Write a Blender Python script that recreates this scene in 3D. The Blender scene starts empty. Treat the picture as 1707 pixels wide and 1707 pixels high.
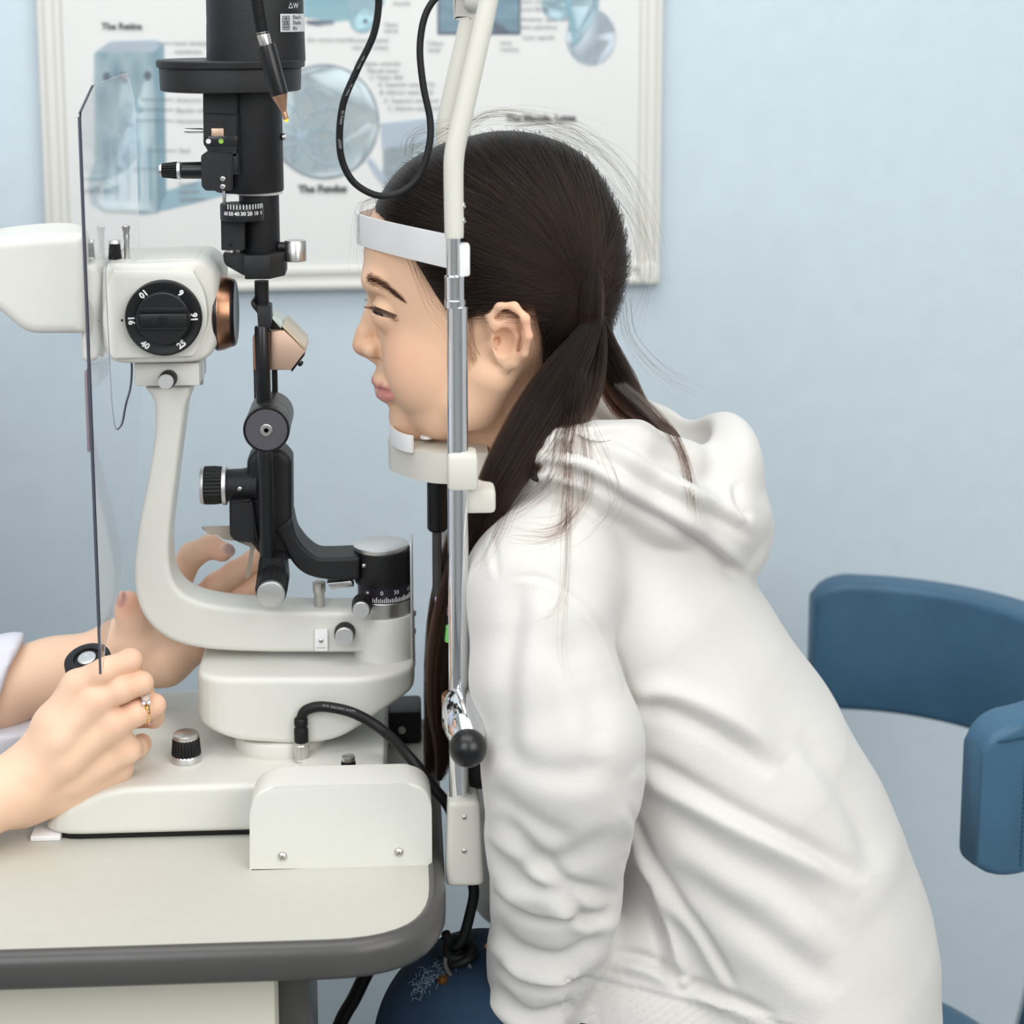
import bpy, bmesh, math, random
import numpy as np
from mathutils import Vector, Matrix
import openvdb as vdb

random.seed(7)
rng = np.random.default_rng(7)
C = bpy.context.scene.collection
SC = bpy.context.scene
V = Vector
R = math.radians

# ------------------------------------------------------------------ camera
IMG = 1707.0
F = 3000.0                      # focal length in photograph pixels
CX, CY = IMG / 2, 494.0         # principal point: the lens looks above the middle of the frame (vertical lens shift)
PITCH, YAW = R(9.2), R(3.5)
TABLE_Z = 0.74
FWD = V((math.sin(YAW) * math.cos(PITCH), math.cos(YAW) * math.cos(PITCH), -math.sin(PITCH)))
RIGHT = V((math.cos(YAW), -math.sin(YAW), 0))
UP = RIGHT.cross(FWD)
CAM = V((-1.234 * math.tan(YAW), -1.234, 1.292))
cd = bpy.data.cameras.new('camera')
cam = bpy.data.objects.new('camera', cd)
C.objects.link(cam)
cam.location = CAM
cam.rotation_euler = (math.pi / 2 - PITCH, 0, -YAW)
cd.sensor_width = 36
cd.sensor_fit = 'HORIZONTAL'
cd.lens = 36 * F / IMG
cd.shift_y = -(IMG / 2 - CY) / IMG
cd.clip_start = 0.05
cd.dof.use_dof = True
cd.dof.focus_distance = 1.20
cd.dof.aperture_fstop = 6.5
SC.camera = cam

# ------------------------------------------------------------------ light, world, exposure
SC.view_settings.view_transform = 'Standard'
SC.view_settings.look = 'None'
SC.view_settings.gamma = 1
SC.view_settings.use_curve_mapping = False
SC.view_settings.exposure = 0.22
SC.cycles.use_denoising = True
try:
    SC.cycles.denoiser = 'OPENIMAGEDENOISE'
except Exception:
    pass
SC.cycles.max_bounces = 8
SC.cycles.transparent_max_bounces = 16
SC.cycles.sample_clamp_indirect = 6
w = bpy.data.worlds.new('room_air')
SC.world = w
w.use_nodes = True
w.node_tree.nodes['Background'].inputs[0].default_value = (0.9, 0.95, 1.0, 1)
w.node_tree.nodes['Background'].inputs[1].default_value = 0.45


def area_light(name, loc, target, sx, sy, power, col=(1, 1, 1)):
    l = bpy.data.lights.new(name, 'AREA')
    l.shape = 'RECTANGLE'
    l.size, l.size_y = sx, sy
    l.energy = power
    l.color = col
    o = bpy.data.objects.new(name, l)
    C.objects.link(o)
    o.location = loc
    o.rotation_euler = (V(target) - V(loc)).to_track_quat('-Z', 'Y').to_euler()
    return o


area_light('key_light', (1.15, -1.75, 1.95), (0.1, 0.1, 0.95), 1.6, 1.4, 26, (1.0, 0.985, 0.96))  # added soft key from the front right; no window stands there
area_light('ceiling_light', (-0.2, -0.25, 2.6), (-.1, .1, 0.9), 2.0, 1.3, 21, (1.0, 0.99, 0.98))
area_light('fill_light', (-1.0, -1.9, 2.2), (-0.3, 0.6, 0.95), 1.4, 1.4, 25, (0.96, 0.98, 1.0))


# ------------------------------------------------------------------ pixel geometry (used for measuring only)
def P(px, py, Y):
    """the point on the vertical plane y = Y that the photograph shows at (px, py)"""
    d = FWD + RIGHT * ((px - CX) / F) - UP * ((py - CY) / F)
    return CAM + d * ((Y - CAM.y) / d.y)


def PZ(px, py, z):
    d = FWD + RIGHT * ((px - CX) / F) - UP * ((py - CY) / F)
    return CAM + d * ((z - CAM.z) / d.z)


def mpp(p):
    """metres per photograph pixel at p"""
    return (V(p) - CAM).dot(FWD) / F


def project(X):
    """numpy (n,3) world -> (n,2) photograph pixels"""
    d = X - np.array(CAM)
    z = d @ np.array(FWD)
    return np.stack([CX + F * (d @ np.array(RIGHT)) / z, CY - F * (d @ np.array(UP)) / z], 1)


def srgb(r, g=None, b=None):
    if isinstance(r, str):
        r = r.lstrip('#')
        r, g, b = (int(r[i:i + 2], 16) for i in (0, 2, 4))
    f = lambda c: (c / 255 / 12.92) if c <= 10 else ((c / 255 + 0.055) / 1.055) ** 2.4
    return (f(r), f(g), f(b), 1)


# ------------------------------------------------------------------ materials
MATS = {}


def mat(name, col, rough=0.5, metal=0.0, bump=0.0, bscale=400, var=0.0, vscale=6, coat=0.0, spec=0.5, trans=0.0, ior=1.45,
        sss=0.0, sssr=(1, .35, .2), sheen=0.0, attr=None, aniso=0.0, alpha=1.0, stretch=None):
    if name in MATS:
        return MATS[name]
    m = bpy.data.materials.new(name)
    MATS[name] = m
    m.use_nodes = True
    nt = m.node_tree
    b = nt.nodes['Principled BSDF']
    col = srgb(col) if isinstance(col, str) else col
    I = b.inputs
    I['Base Color'].default_value = col
    I['Roughness'].default_value = rough
    I['Metallic'].default_value = metal
    I['IOR'].default_value = ior
    I['Specular IOR Level'].default_value = spec
    I['Coat Weight'].default_value = coat
    I['Coat Roughness'].default_value = 0.15
    I['Transmission Weight'].default_value = trans
    I['Sheen Weight'].default_value = sheen
    I['Anisotropic'].default_value = aniso
    I['Alpha'].default_value = alpha
    if sss:
        I['Subsurface Weight'].default_value = sss
        I['Subsurface Radius'].default_value = sssr
        I['Subsurface Scale'].default_value = 0.006
    tc = nt.nodes.new('ShaderNodeTexCoord')
    vec = tc.outputs['Object']
    if stretch:
        mp = nt.nodes.new('ShaderNodeMapping')
        mp.inputs['Scale'].default_value = stretch
        nt.links.new(vec, mp.inputs[0])
        vec = mp.outputs[0]
    src = None
    if attr:
        a = nt.nodes.new('ShaderNodeVertexColor')
        a.layer_name = attr
        src = a.outputs[0]
        nt.links.new(src, I['Base Color'])
    if var:
        n = nt.nodes.new('ShaderNodeTexNoise')
        n.inputs['Scale'].default_value = vscale
        n.inputs['Detail'].default_value = 5
        nt.links.new(vec, n.inputs['Vector'])
        mx = nt.nodes.new('ShaderNodeMixRGB')
        mx.blend_type = 'MULTIPLY'
        mx.inputs[0].default_value = 1
        rp = nt.nodes.new('ShaderNodeValToRGB')
        rp.color_ramp.elements[0].position = .3
        rp.color_ramp.elements[1].position = .7
        rp.color_ramp.elements[0].color = (1 - var, 1 - var, 1 - var, 1)
        rp.color_ramp.elements[1].color = (1, 1, 1, 1)
        nt.links.new(n.outputs[0], rp.inputs[0])
        mx.inputs[1].default_value = col
        if src is not None:
            nt.links.new(src, mx.inputs[1])
        nt.links.new(rp.outputs[0], mx.inputs[2])
        nt.links.new(mx.outputs[0], I['Base Color'])
    if bump:
        n2 = nt.nodes.new('ShaderNodeTexNoise')
        n2.inputs['Scale'].default_value = bscale
        n2.inputs['Detail'].default_value = 3
        nt.links.new(vec, n2.inputs['Vector'])
        bp = nt.nodes.new('ShaderNodeBump')
        bp.inputs['Strength'].default_value = bump
        bp.inputs['Distance'].default_value = 0.001
        nt.links.new(n2.outputs[0], bp.inputs['Height'])
        nt.links.new(bp.outputs[0], I['Normal'])
    return m


M_WALL = mat('pale_blue_wallpaper', '#c8d6df', .8, bump=.25, bscale=700, var=.04, vscale=40, spec=.2)
M_WHITEWALL = mat('white_paint', '#dcdcda', .8, var=.03, spec=.2)
M_FLOOR = mat('grey_vinyl_floor', '#9a9c9e', .5, var=.12, vscale=9)
M_CREAM = mat('cream_enamel', '#d9d9d2', .42, bump=.10, bscale=1500, var=.015, vscale=30)
M_CREAM2 = mat('grey_cream_plastic', '#d3d1c8', .48, bump=.08, bscale=1500)
M_BLACK = mat('black_textured_paint', '#131316', .46, bump=.35, bscale=1700, spec=.5)
M_BLACKG = mat('black_anodised', '#111114', .3, spec=.55)
M_DIAL = mat('black_moulded_plastic', '#161618', .38, bump=.1, bscale=1500)
M_RUBBER = mat('black_rubber', '#101012', .5, spec=.4)
M_CHROME = mat('chrome', (.80, .81, .83, 1), .06, 1)
M_STEEL = mat('brushed_steel', (.62, .61, .59, 1), .3, 1, bump=.05, bscale=900)
M_SILVER = mat('satin_aluminium', (.70, .70, .70, 1), .42, 1, bump=.15, bscale=1800)
M_COPPER = mat('copper_anodised', (.40, .21, .13, 1), .3, 1, stretch=(1, 40, 40), var=.25, vscale=60)
M_COPPERL = mat('pale_copper_plate', (.66, .46, .35, 1), .42, .65, bump=.1, bscale=1500)
M_TABLE = mat('light_grey_laminate', '#bfbeb5', .45, var=.03, vscale=120, bump=.06, bscale=900)
M_BUMPER = mat('dark_grey_edging', '#4d4c4b', .33, bump=.15, bscale=300, var=.1, vscale=20)
M_WHITEP = mat('white_plastic', '#eaeaea', .38, sss=.0)
M_PAPER = mat('poster_paper', '#dadcda', .6, var=.02, vscale=14)
M_FRAME = mat('ivory_frame', '#d8d8d2', .4)
M_GREY = mat('grey_face', '#4b4a50', .5)
M_PRINT = mat('grey_print', '#8f9195', .8)
M_PRINTD = mat('dark_print', '#5d5e61', .8)
M_WPRINT = mat('white_print', '#e8e8e8', .6)
M_GREEN = mat('green_print', '#8fc24e', .6)
M_LEATHER = mat('blue_leather', '#3f6580', .42, bump=.35, bscale=220, var=.22, vscale=14, spec=.45)
M_THREAD = mat('dark_teal_thread', '#173f58', .7)
M_ACRYL = mat('clear_acrylic', (.95, .95, .97, 1), .02, trans=1.0, ior=1.1, spec=.25)
M_ACRYL_EDGE = mat('acrylic_edge', '#5f6270', .2, trans=.35, ior=1.3)
M_TAN = mat('frosted_plastic', '#b5aa9c', .4, trans=.3)


# ------------------------------------------------------------------ mesh helpers
def obj(name, bm, m, parent=None, smooth=35, label=None):
    me = bpy.data.meshes.new(name)
    bmesh.ops.recalc_face_normals(bm, faces=bm.faces)
    bm.to_mesh(me)
    bm.free()
    if smooth:
        for p in me.polygons:
            p.use_smooth = True
        me.set_sharp_from_angle(angle=R(smooth))
    o = bpy.data.objects.new(name, me)
    C.objects.link(o)
    me.materials.append(m)
    if parent:
        o.parent = parent
    if label:
        o['label'] = label
    return o


def thing(name, label, cat, loc=(0, 0, 0), group=None):
    """an Empty that parents its parts; parts keep world coordinates"""
    o = bpy.data.objects.new(name, None)
    C.objects.link(o)
    o.empty_display_size = .05
    o['label'], o['category'] = label, cat
    if group:
        o['group'] = group
    return o


def tag(o, label, cat, group=None):
    o['label'], o['category'] = label, cat
    if group:
        o['group'] = group
    return o


def B():
    return bmesh.new()


def basis(axis):
    a = V(axis).normalized()
    t = V((0, 0, 1)) if abs(a.z) < .9 else V((1, 0, 0))
    u = a.cross(t).normalized()
    return a, u, a.cross(u)


def lathe(bm, o, axis, prof, seg=48, flute=0, fdepth=0.0):
    """prof: (radius, height along axis); r = 0 closes; flute: number of knurl grooves"""
    a, u, v = basis(axis)
    o = V(o)
    rings = []
    for r, h in prof:
        if r <= 1e-7:
            rings.append([bm.verts.new(o + a * h)])
        else:
            ring = []
            for i in range(seg):
                t = 2 * math.pi * i / seg
                rr = r
                if flute and i % max(2, seg // flute) == 0:
                    rr = r - fdepth
                ring.append(bm.verts.new(o + a * h + (u * math.cos(t) + v * math.sin(t)) * rr))
            rings.append(ring)
    for A, Bq in zip(rings, rings[1:]):
        if len(A) == 1 and len(Bq) == 1:
            continue
        for i in range(seg):
            j = (i + 1) % seg
            if len(A) == 1:
                bm.faces.new((A[0], Bq[i], Bq[j]))
            elif len(Bq) == 1:
                bm.faces.new((A[i], A[j], Bq[0]))
            else:
                bm.faces.new((A[i], A[j], Bq[j], Bq[i]))
    for ring, first in ((rings[0], True), (rings[-1], False)):
        if len(ring) > 1:
            try:
                bm.faces.new(ring)
            except ValueError:
                pass
    return bm


def cyl(bm, o, axis, r, h, bev=0.0, seg=40, r2=None):
    r2 = r if r2 is None else r2
    b = min(bev, h * .45, r * .45)
    if b > 0:
        return lathe(bm, o, axis, [(0, 0), (r - b, 0), (r - b * .3, b * .3), (r, b), (r2, h - b), (r2 - b * .3, h - b * .3), (r2 - b, h), (0, h)], seg)
    return lathe(bm, o, axis, [(0, 0), (r, 0), (r2, h), (0, h)], seg)


def vcyl(bm, cx, Y, prof, seg=48, **k):
    """vertical lathe from pixel measures: prof = (py, half width in px)"""
    p0 = P(cx, prof[0][0], Y)
    pr = []
    for py, hw in prof:
        p = P(cx, py, Y)
        pr.append((hw * mpp(p), p.z - p0.z))
    pr = [(0, pr[0][1])] + pr + [(0, pr[-1][1])]
    return lathe(bm, p0, (0, 0, 1), pr, seg, **k)


def xcyl(bm, py, Y, prof, seg=40, **k):
    """lathe along x: prof = (px, half height px)"""
    p0 = P(prof[0][0], py, Y)
    pr = [(0, 0)]
    for px, hh in prof:
        p = P(px, py, Y)
        pr.append((hh * mpp(p), p.x - p0.x))
    pr.append((0, pr[-1][1]))
    return lathe(bm, p0, (1, 0, 0), pr, seg, **k)


def ycyl(bm, px, py, Yf, prof, seg=40, axis=(0, 1, 0), **k):
    """knob facing the viewer: prof = (radius px, metres behind the front face)"""
    p0 = P(px, py, Yf)
    s = mpp(p0)
    pr = [(0, prof[0][1])] + [(r * s, h) for r, h in prof] + [(0, prof[-1][1])]
    return lathe(bm, p0, axis, pr, seg, **k)


def box(bm, c, s, bev=0.0, rot=None, seg=2):
    g = bmesh.ops.create_cube(bm, size=1)
    vs = g['verts']
    M = Matrix.Translation(V(c)) @ (rot.to_4x4() if rot else Matrix()) @ Matrix.Diagonal((s[0], s[1], s[2], 1))
    bmesh.ops.transform(bm, matrix=M, verts=vs)
    if bev:
        es = list({e for v in vs for e in v.link_edges})
        bmesh.ops.bevel(bm, geom=es, offset=bev, segments=seg, affect='EDGES', profile=.5)
    return bm


def pbox(bm, x0, y0, x1, y1, Yf, depth, bev=0.0):
    """box whose front face (at y = Yf) covers the pixel rectangle"""
    a, b = P(x0, y0, Yf), P(x1, y1, Yf)
    return box(bm, ((a.x + b.x) / 2, Yf + depth / 2, (a.z + b.z) / 2), (abs(b.x - a.x), depth, abs(a.z - b.z)), bev)


def round_poly(pts, r, n=5):
    """round the corners of a 2-D polygon; r one radius or one per corner"""
    out = []
    N = len(pts)
    for i in range(N):
        rr = r[i] if isinstance(r, (list, tuple)) else r
        a, b, c = V(pts[i - 1]), V(pts[i]), V(pts[(i + 1) % N])
        if rr <= 0:
            out.append(tuple(b))
            continue
        d1, d2 = (a - b), (c - b)
        t = min(rr, d1.length * .48, d2.length * .48)
        p, q = b + d1.normalized() * t, b + d2.normalized() * t
        for k in range(n + 1):
            s = k / n
            x = p * (1 - s) ** 2 + b * 2 * s * (1 - s) + q * s ** 2
            out.append((x[0], x[1]))
    return out


def prism(bm, pts, Yf, depth, bev=0.0, px=True, seg=2):
    """polygon in the x-z plane (pixels measured on y = Yf) extruded backwards by depth"""
    if px:
        pts = [(P(x, y, Yf).x, P(x, y, Yf).z) for x, y in pts]
    f = [bm.verts.new((x, Yf, z)) for x, z in pts]
    k = [bm.verts.new((x, Yf + depth, z)) for x, z in pts]
    n = len(pts)
    fs = [bm.faces.new(f), bm.faces.new(k[::-1])]
    for i in range(n):
        j = (i + 1) % n
        fs.append(bm.faces.new((f[j], f[i], k[i], k[j])))
    if bev:
        es = [e for e in set(fs[0].edges) | set(fs[1].edges)]
        bmesh.ops.bevel(bm, geom=es, offset=bev, segments=seg, affect='EDGES', profile=.5)
    return bm


def zprism(bm, pts, z0, z1, bev=0.0, seg=3):
    f = [bm.verts.new((x, y, z1)) for x, y in pts]
    k = [bm.verts.new((x, y, z0)) for x, y in pts]
    n = len(pts)
    a = bm.faces.new(f)
    b = bm.faces.new(k[::-1])
    for i in range(n):
        j = (i + 1) % n
        bm.faces.new((f[j], f[i], k[i], k[j]))
    if bev:
        bmesh.ops.bevel(bm, geom=list(set(a.edges) | set(b.edges)), offset=bev, segments=seg, affect='EDGES', profile=.5)
    return bm


def spline(pts, n=8):
    """Catmull-Rom through points (any dimension)"""
    p = [np.array(q, float) for q in pts]
    p = [2 * p[0] - p[1]] + p + [2 * p[-1] - p[-2]]
    out = []
    for i in range(1, len(p) - 2):
        for k in range(n):
            t = k / n
            out.append(.5 * (2 * p[i] + (p[i + 1] - p[i - 1]) * t + (2 * p[i - 1] - 5 * p[i] + 4 * p[i + 1] - p[i + 2]) * t ** 2
                             + (3 * p[i] - p[i - 1] - 3 * p[i + 1] + p[i + 2]) * t ** 3))
    out.append(p[-2])
    return out


def tube(bm, pts, r, seg=12, smooth=8, cap=True, sq=(1, 1), upv=None):
    """round tube; pts (x,y,z) or (x,y,z,r)"""
    pts = [tuple(q) + ((r,) if len(q) == 3 else ()) for q in pts]
    if smooth:
        pts = spline(pts, smooth)
    Q = [V(q[:3]) for q in pts]
    n = len(Q)
    rings = []
    u = None
    for i in range(n):
        t = (Q[min(i + 1, n - 1)] - Q[max(i - 1, 0)]).normalized()
        if upv is not None:
            u = (V(upv) - t * V(upv).dot(t)).normalized()
        elif u is None:
            u = basis(t)[1]
        else:
            u = (u - t * u.dot(t)).normalized()
        v = t.cross(u)
        rr = float(pts[i][3])
        rings.append([bm.verts.new(Q[i] + (u * math.cos(2 * math.pi * k / seg) * sq[0] + v * math.sin(2 * math.pi * k / seg) * sq[1]) * rr) for k in range(seg)])
    for A, D in zip(rings, rings[1:]):
        for k in range(seg):
            j = (k + 1) % seg
            bm.faces.new((A[k], A[j], D[j], D[k]))
    if cap:
        bm.faces.new(rings[0][::-1])
        bm.faces.new(rings[-1])
    return bm


def ribbon(bm, pts, w, th, upv=(0, 0, 1), smooth=0):
    """flat strip of width w (along upv) and thickness th along a path"""
    if smooth:
        pts = spline(pts, smooth)
    Q = [V(q[:3]) for q in pts]
    n = len(Q)
    rings = []
    U = V(upv)
    for i in range(n):
        t = (Q[min(i + 1, n - 1)] - Q[max(i - 1, 0)]).normalized()
        u = (U - t * U.dot(t)).normalized()
        v = t.cross(u)
        c = []
        for a, b in ((.5, .42), (.42, .5), (-.42, .5), (-.5, .42), (-.5, -.42), (-.42, -.5), (.42, -.5), (.5, -.42)):
            c.append(bm.verts.new(Q[i] + u * (a * w) + v * (b * th)))
        rings.append(c)
    for A, D in zip(rings, rings[1:]):
        for k in range(8):
            j = (k + 1) % 8
            bm.faces.new((A[k], A[j], D[j], D[k]))
    bm.faces.new(rings[0][::-1])
    bm.faces.new(rings[-1])
    return bm


DG = None


def text(name, s, loc, size, m, parent, ax=(1, 0, 0), up=(0, 0, 1), align='CENTER', depth=0.0, label=None, bold=0.0):
    """flat lettering as a mesh: ax reading direction, up letter-up direction"""
    cu = bpy.data.curves.new(name, 'FONT')
    cu.body = s
    cu.size = size
    cu.align_x = align
    cu.align_y = 'CENTER'
    cu.resolution_u = 2
    cu.offset = bold
    cu.extrude = depth
    t = bpy.data.objects.new(name + '_font', cu)
    C.objects.link(t)
    bpy.context.view_layer.update()
    me = bpy.data.meshes.new_from_object(t.evaluated_get(bpy.context.evaluated_depsgraph_get()))
    bpy.data.objects.remove(t)
    bpy.data.curves.remove(cu)
    a, b = V(ax).normalized(), V(up).normalized()
    n = a.cross(b)
    M = Matrix(((a.x, b.x, n.x, loc[0]), (a.y, b.y, n.y, loc[1]), (a.z, b.z, n.z, loc[2]), (0, 0, 0, 1)))
    me.transform(M)
    me.materials.clear()
    me.materials.append(m)
    me.name = name
    o = bpy.data.objects.new(name, me)
    C.objects.link(o)
    if parent:
        o.parent = parent
    if label:
        o['label'] = label
    return o


def screw(parent, p, axis, r, m=None, name='screw'):
    """domed cross-head screw; axis points out of the surface"""
    bm = B()
    a, u, v = basis(axis)
    lathe(bm, V(p) - a * r * .3, a, [(r, 0), (r, r * .4), (r * .85, r * .75), (r * .5, r * .95), (r * .42, r * .72), (0, r * .62)], 20)
    for d in (u, v):
        q = V(p) + a * r * .45
        box(bm, q, (r * .28, r * 1.1, r * .3), rot=Matrix((d, a.cross(d), a)).transposed())
    return obj(name, bm, m or M_STEEL, parent)


def mesh_np(name, verts, faces, m, parent=None, smooth=True):
    me = bpy.data.meshes.new(name)
    faces = np.asarray(faces, dtype=np.int32)
    k = faces.shape[1]
    me.vertices.add(len(verts))
    me.vertices.foreach_set('co', np.asarray(verts, np.float32).ravel())
    me.loops.add(faces.size)
    me.loops.foreach_set('vertex_index', faces.ravel())
    me.polygons.add(len(faces))
    me.polygons.foreach_set('loop_start', np.arange(0, faces.size, k, dtype=np.int32))
    me.polygons.foreach_set('use_smooth', np.full(len(faces), smooth))
    me.update(calc_edges=True)
    me.validate()
    me.materials.append(m)
    o = bpy.data.objects.new(name, me)
    C.objects.link(o)
    if parent:
        o.parent = parent
    return o


# ------------------------------------------------------------------ signed distance fields on a voxel grid (for bodies, cloth and castings)
def smin(a, b, k):
    if k <= 0:
        return np.minimum(a, b)
    h = np.maximum(k - np.abs(a - b), 0) / k
    return np.minimum(a, b) - h * h * k * .25


class Field:
    def __init__(s, lo, hi, vox):
        s.lo = np.array(lo, np.float32)
        s.vox = vox
        s.n = np.ceil((np.array(hi) - s.lo) / vox).astype(int) + 1
        s.f = np.full(tuple(s.n), .05, np.float32)

    def sub(s, lo, hi):
        a = np.clip(np.floor((np.array(lo) - s.lo) / s.vox).astype(int), 0, s.n)
        b = np.clip(np.ceil((np.array(hi) - s.lo) / s.vox).astype(int) + 1, 0, s.n)
        sl = tuple(slice(i, j) for i, j in zip(a, b))
        ax = [(s.lo[d] + s.vox * np.arange(a[d], b[d])).astype(np.float32) for d in range(3)]
        return sl, ax[0][:, None, None], ax[1][None, :, None], ax[2][None, None, :]

    def put(s, sl, d, k, op='add'):
        c = s.f[sl]
        if c.size == 0:
            return
        if op == 'add':
            s.f[sl] = smin(c, d, k)
        elif op == 'cut':
            s.f[sl] = -smin(-c, d, k)
        elif op == 'and':
            s.f[sl] = -smin(-c, -d, k)

    def cone(s, a, b, r1, r2=None, k=.004, op='add', ys=1.0, pad=None):
        """tapered capsule; ys > 1 widens it sideways (along y) about its own axis"""
        r2 = r1 if r2 is None else r2
        a, b = np.array(a, np.float32), np.array(b, np.float32)
        m = max(r1, r2) * max(1, ys) + (k if pad is None else pad) + 2 * s.vox
        sl, X, Y, Z = s.sub(np.minimum(a, b) - m, np.maximum(a, b) + m)
        d = b - a
        L = float(d @ d) + 1e-12
        t = np.clip(((X - a[0]) * d[0] + (Y - a[1]) * d[1] + (Z - a[2]) * d[2]) / L, 0, 1)
        q = np.sqrt((X - a[0] - t * d[0]) ** 2 + ((Y - a[1] - t * d[1]) / ys) ** 2 + (Z - a[2] - t * d[2]) ** 2)
        s.put(sl, q - (r1 + (r2 - r1) * t), k, op)

    def chain(s, pts, k=.004, kin=None, **kw):
        """pts: (x,y,z,r) chain of tapered capsules"""
        for p, q in zip(pts, pts[1:]):
            s.cone(p[:3], q[:3], p[3], q[3], k=k, **kw)

    def ell(s, c, r, k=.004, op='add', rot=None, pad=None):
        c = np.array(c, np.float32)
        r = np.array(r, np.float32)
        m = r.max() + (k if pad is None else pad) + 2 * s.vox
        sl, X, Y, Z = s.sub(c - m, c + m)
        x, y, z = X - c[0], Y - c[1], Z - c[2]
        if rot is not None:
            Rm = np.array(rot.to_3x3().transposed(), np.float32)
            x, y, z = (Rm[i, 0] * x + Rm[i, 1] * y + Rm[i, 2] * z for i in range(3))
        k0 = np.sqrt((x / r[0]) ** 2 + (y / r[1]) ** 2 + (z / r[2]) ** 2)
        k1 = np.sqrt((x / r[0] ** 2) ** 2 + (y / r[1] ** 2) ** 2 + (z / r[2] ** 2) ** 2) + 1e-9
        s.put(sl, k0 * (k0 - 1) / k1, k, op)

    def mesh(s, iso=0.0, smooth=0, lam=.5):
        f = np.clip(s.f, -.02, .02)
        for d in range(3):                      # keep the surface closed at the border of the grid
            idx = [slice(None)] * 3
            for e in (0, -1):
                idx[d] = e
                f[tuple(idx)] = np.maximum(f[tuple(idx)], s.vox)
        g = vdb.FloatGrid(.02)
        g.copyFromArray(np.ascontiguousarray(f))
        pts, quads = g.convertToQuads(iso)
        v = pts * s.vox + s.lo
        q = quads[:, ::-1].astype(np.int32)
        if smooth:
            v = relax(v, q, smooth, lam)
        return v.astype(np.float64), q


def relax(v, q, n, lam=.5):
    e = np.concatenate([q[:, [0, 1]], q[:, [1, 2]], q[:, [2, 3]], q[:, [3, 0]]])
    e = np.concatenate([e, e[:, ::-1]])
    cnt = np.bincount(e[:, 0], minlength=len(v)).astype(float)
    cnt[cnt == 0] = 1
    for i in range(n):
        acc = np.stack([np.bincount(e[:, 0], weights=v[e[:, 1], d], minlength=len(v)) for d in range(3)], 1) / cnt[:, None]
        l = lam if i % 2 == 0 else -lam * .98   # Taubin: no shrinking
        v = v + (acc - v) * l
    return v


def vnormals(v, q):
    n = np.cross(v[q[:, 2]] - v[q[:, 0]], v[q[:, 3]] - v[q[:, 1]])
    out = np.zeros_like(v)
    for i in range(4):
        for d in range(3):
            out[:, d] += np.bincount(q[:, i], weights=n[:, d], minlength=len(v))
    return out / (np.linalg.norm(out, axis=1, keepdims=True) + 1e-12)


def vcolor(o, cols, name='tint'):
    a = o.data.color_attributes.new(name, 'FLOAT_COLOR', 'POINT')
    c = np.ones((len(o.data.vertices), 4), np.float32)
    c[:, :3] = cols[:, :3]
    a.data.foreach_set('color', c.ravel())


def poly_sdf2(X, Z, poly):
    """signed distance (negative inside) to a polygon, on broadcastable arrays"""
    d = np.full(np.broadcast(X, Z).shape, 1e9, np.float32)
    sgn = np.ones_like(d)
    n = len(poly)
    for i in range(n):
        a, b = poly[i], poly[i - 1]
        ex, ez = b[0] - a[0], b[1] - a[1]
        wx, wz = X - a[0], Z - a[1]
        t = np.clip((wx * ex + wz * ez) / (ex * ex + ez * ez + 1e-15), 0, 1)
        d = np.minimum(d, (wx - ex * t) ** 2 + (wz - ez * t) ** 2)
        c1, c2, c3 = Z >= a[1], Z < b[1], ex * wz > ez * wx
        flip = (c1 & c2 & c3) | (~c1 & ~c2 & ~c3)
        sgn = np.where(flip, -sgn, sgn)
    return sgn * np.sqrt(d)


def casting(name, xz, xy, m, parent, rnd=.004, vox=.0012, hollow=None, smooth=2):
    """a moulded housing: side outline (x,z) and plan outline (x,y) both extruded, intersected with rounded edges"""
    xs = [p[0] for p in xz]
    zs = [p[1] for p in xz]
    ys = [p[1] for p in xy]
    pad = 4 * vox
    g = Field((min(xs) - pad, min(ys) - pad, min(zs) - pad), (max(xs) + pad, max(ys) + pad, max(zs) + pad), vox)
    sl, X, Y, Z = g.sub(g.lo, g.lo + g.n * vox)
    a = poly_sdf2(X[:, 0, :], Z[0, :, :], xz)[:, None, :] + rnd
    b = poly_sdf2(X[:, :, 0], Y[:, :, 0], xy)[:, :, None] + rnd
    g.f = (np.minimum(np.maximum(a, b), 0) + np.sqrt(np.maximum(a, 0) ** 2 + np.maximum(b, 0) ** 2) - rnd).astype(np.float32)
    if hollow:
        hollow(g)
    v, q = g.mesh(smooth=smooth)
    return mesh_np(name, v, q, m, parent)


def pxz(pts, Y):
    return [(P(x, y, Y).x, P(x, y, Y).z) for x, y in pts]

# ================================================================== the room
def struct(name, bm, m):
    o = obj(name, bm, m, smooth=0)
    o['kind'] = 'structure'
    return o


WT = math.tan(R(3.0))          # the back wall is not quite parallel to the table
WY = 0.62


def wy(x):
    return WY + x * WT


WROT = Matrix.Rotation(R(3.0), 3, 'Z')
bm = B()
box(bm, (0, WY + .05, 1.35), (5.2, .1, 2.7), rot=WROT)
struct('wall_back', bm, M_WALL)
bm = B()
box(bm, (-2.3, -1.0, 1.35), (.1, 3.9, 2.7))
struct('wall_left', bm, M_WHITEWALL)
bm = B()
box(bm, (2.3, -1.0, 1.35), (.1, 3.9, 2.7))
struct('wall_right', bm, M_WHITEWALL)
bm = B()
box(bm, (0, -2.9, 1.35), (4.7, .1, 2.7))
struct('wall_front', bm, M_WHITEWALL)
bm = B()
box(bm, (0, -1.0, -.05), (4.7, 4.0, .1))
struct('floor', bm, M_FLOOR)
bm = B()
box(bm, (0, -1.0, 2.75), (4.7, 4.0, .1))
struct('ceiling', bm, M_WHITEWALL)
bm = B()
box(bm, (0, WY - .008, .05), (4.6, .016, .1), .003, rot=WROT)
struct('baseboard_back', bm, M_WHITEWALL)

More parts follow.
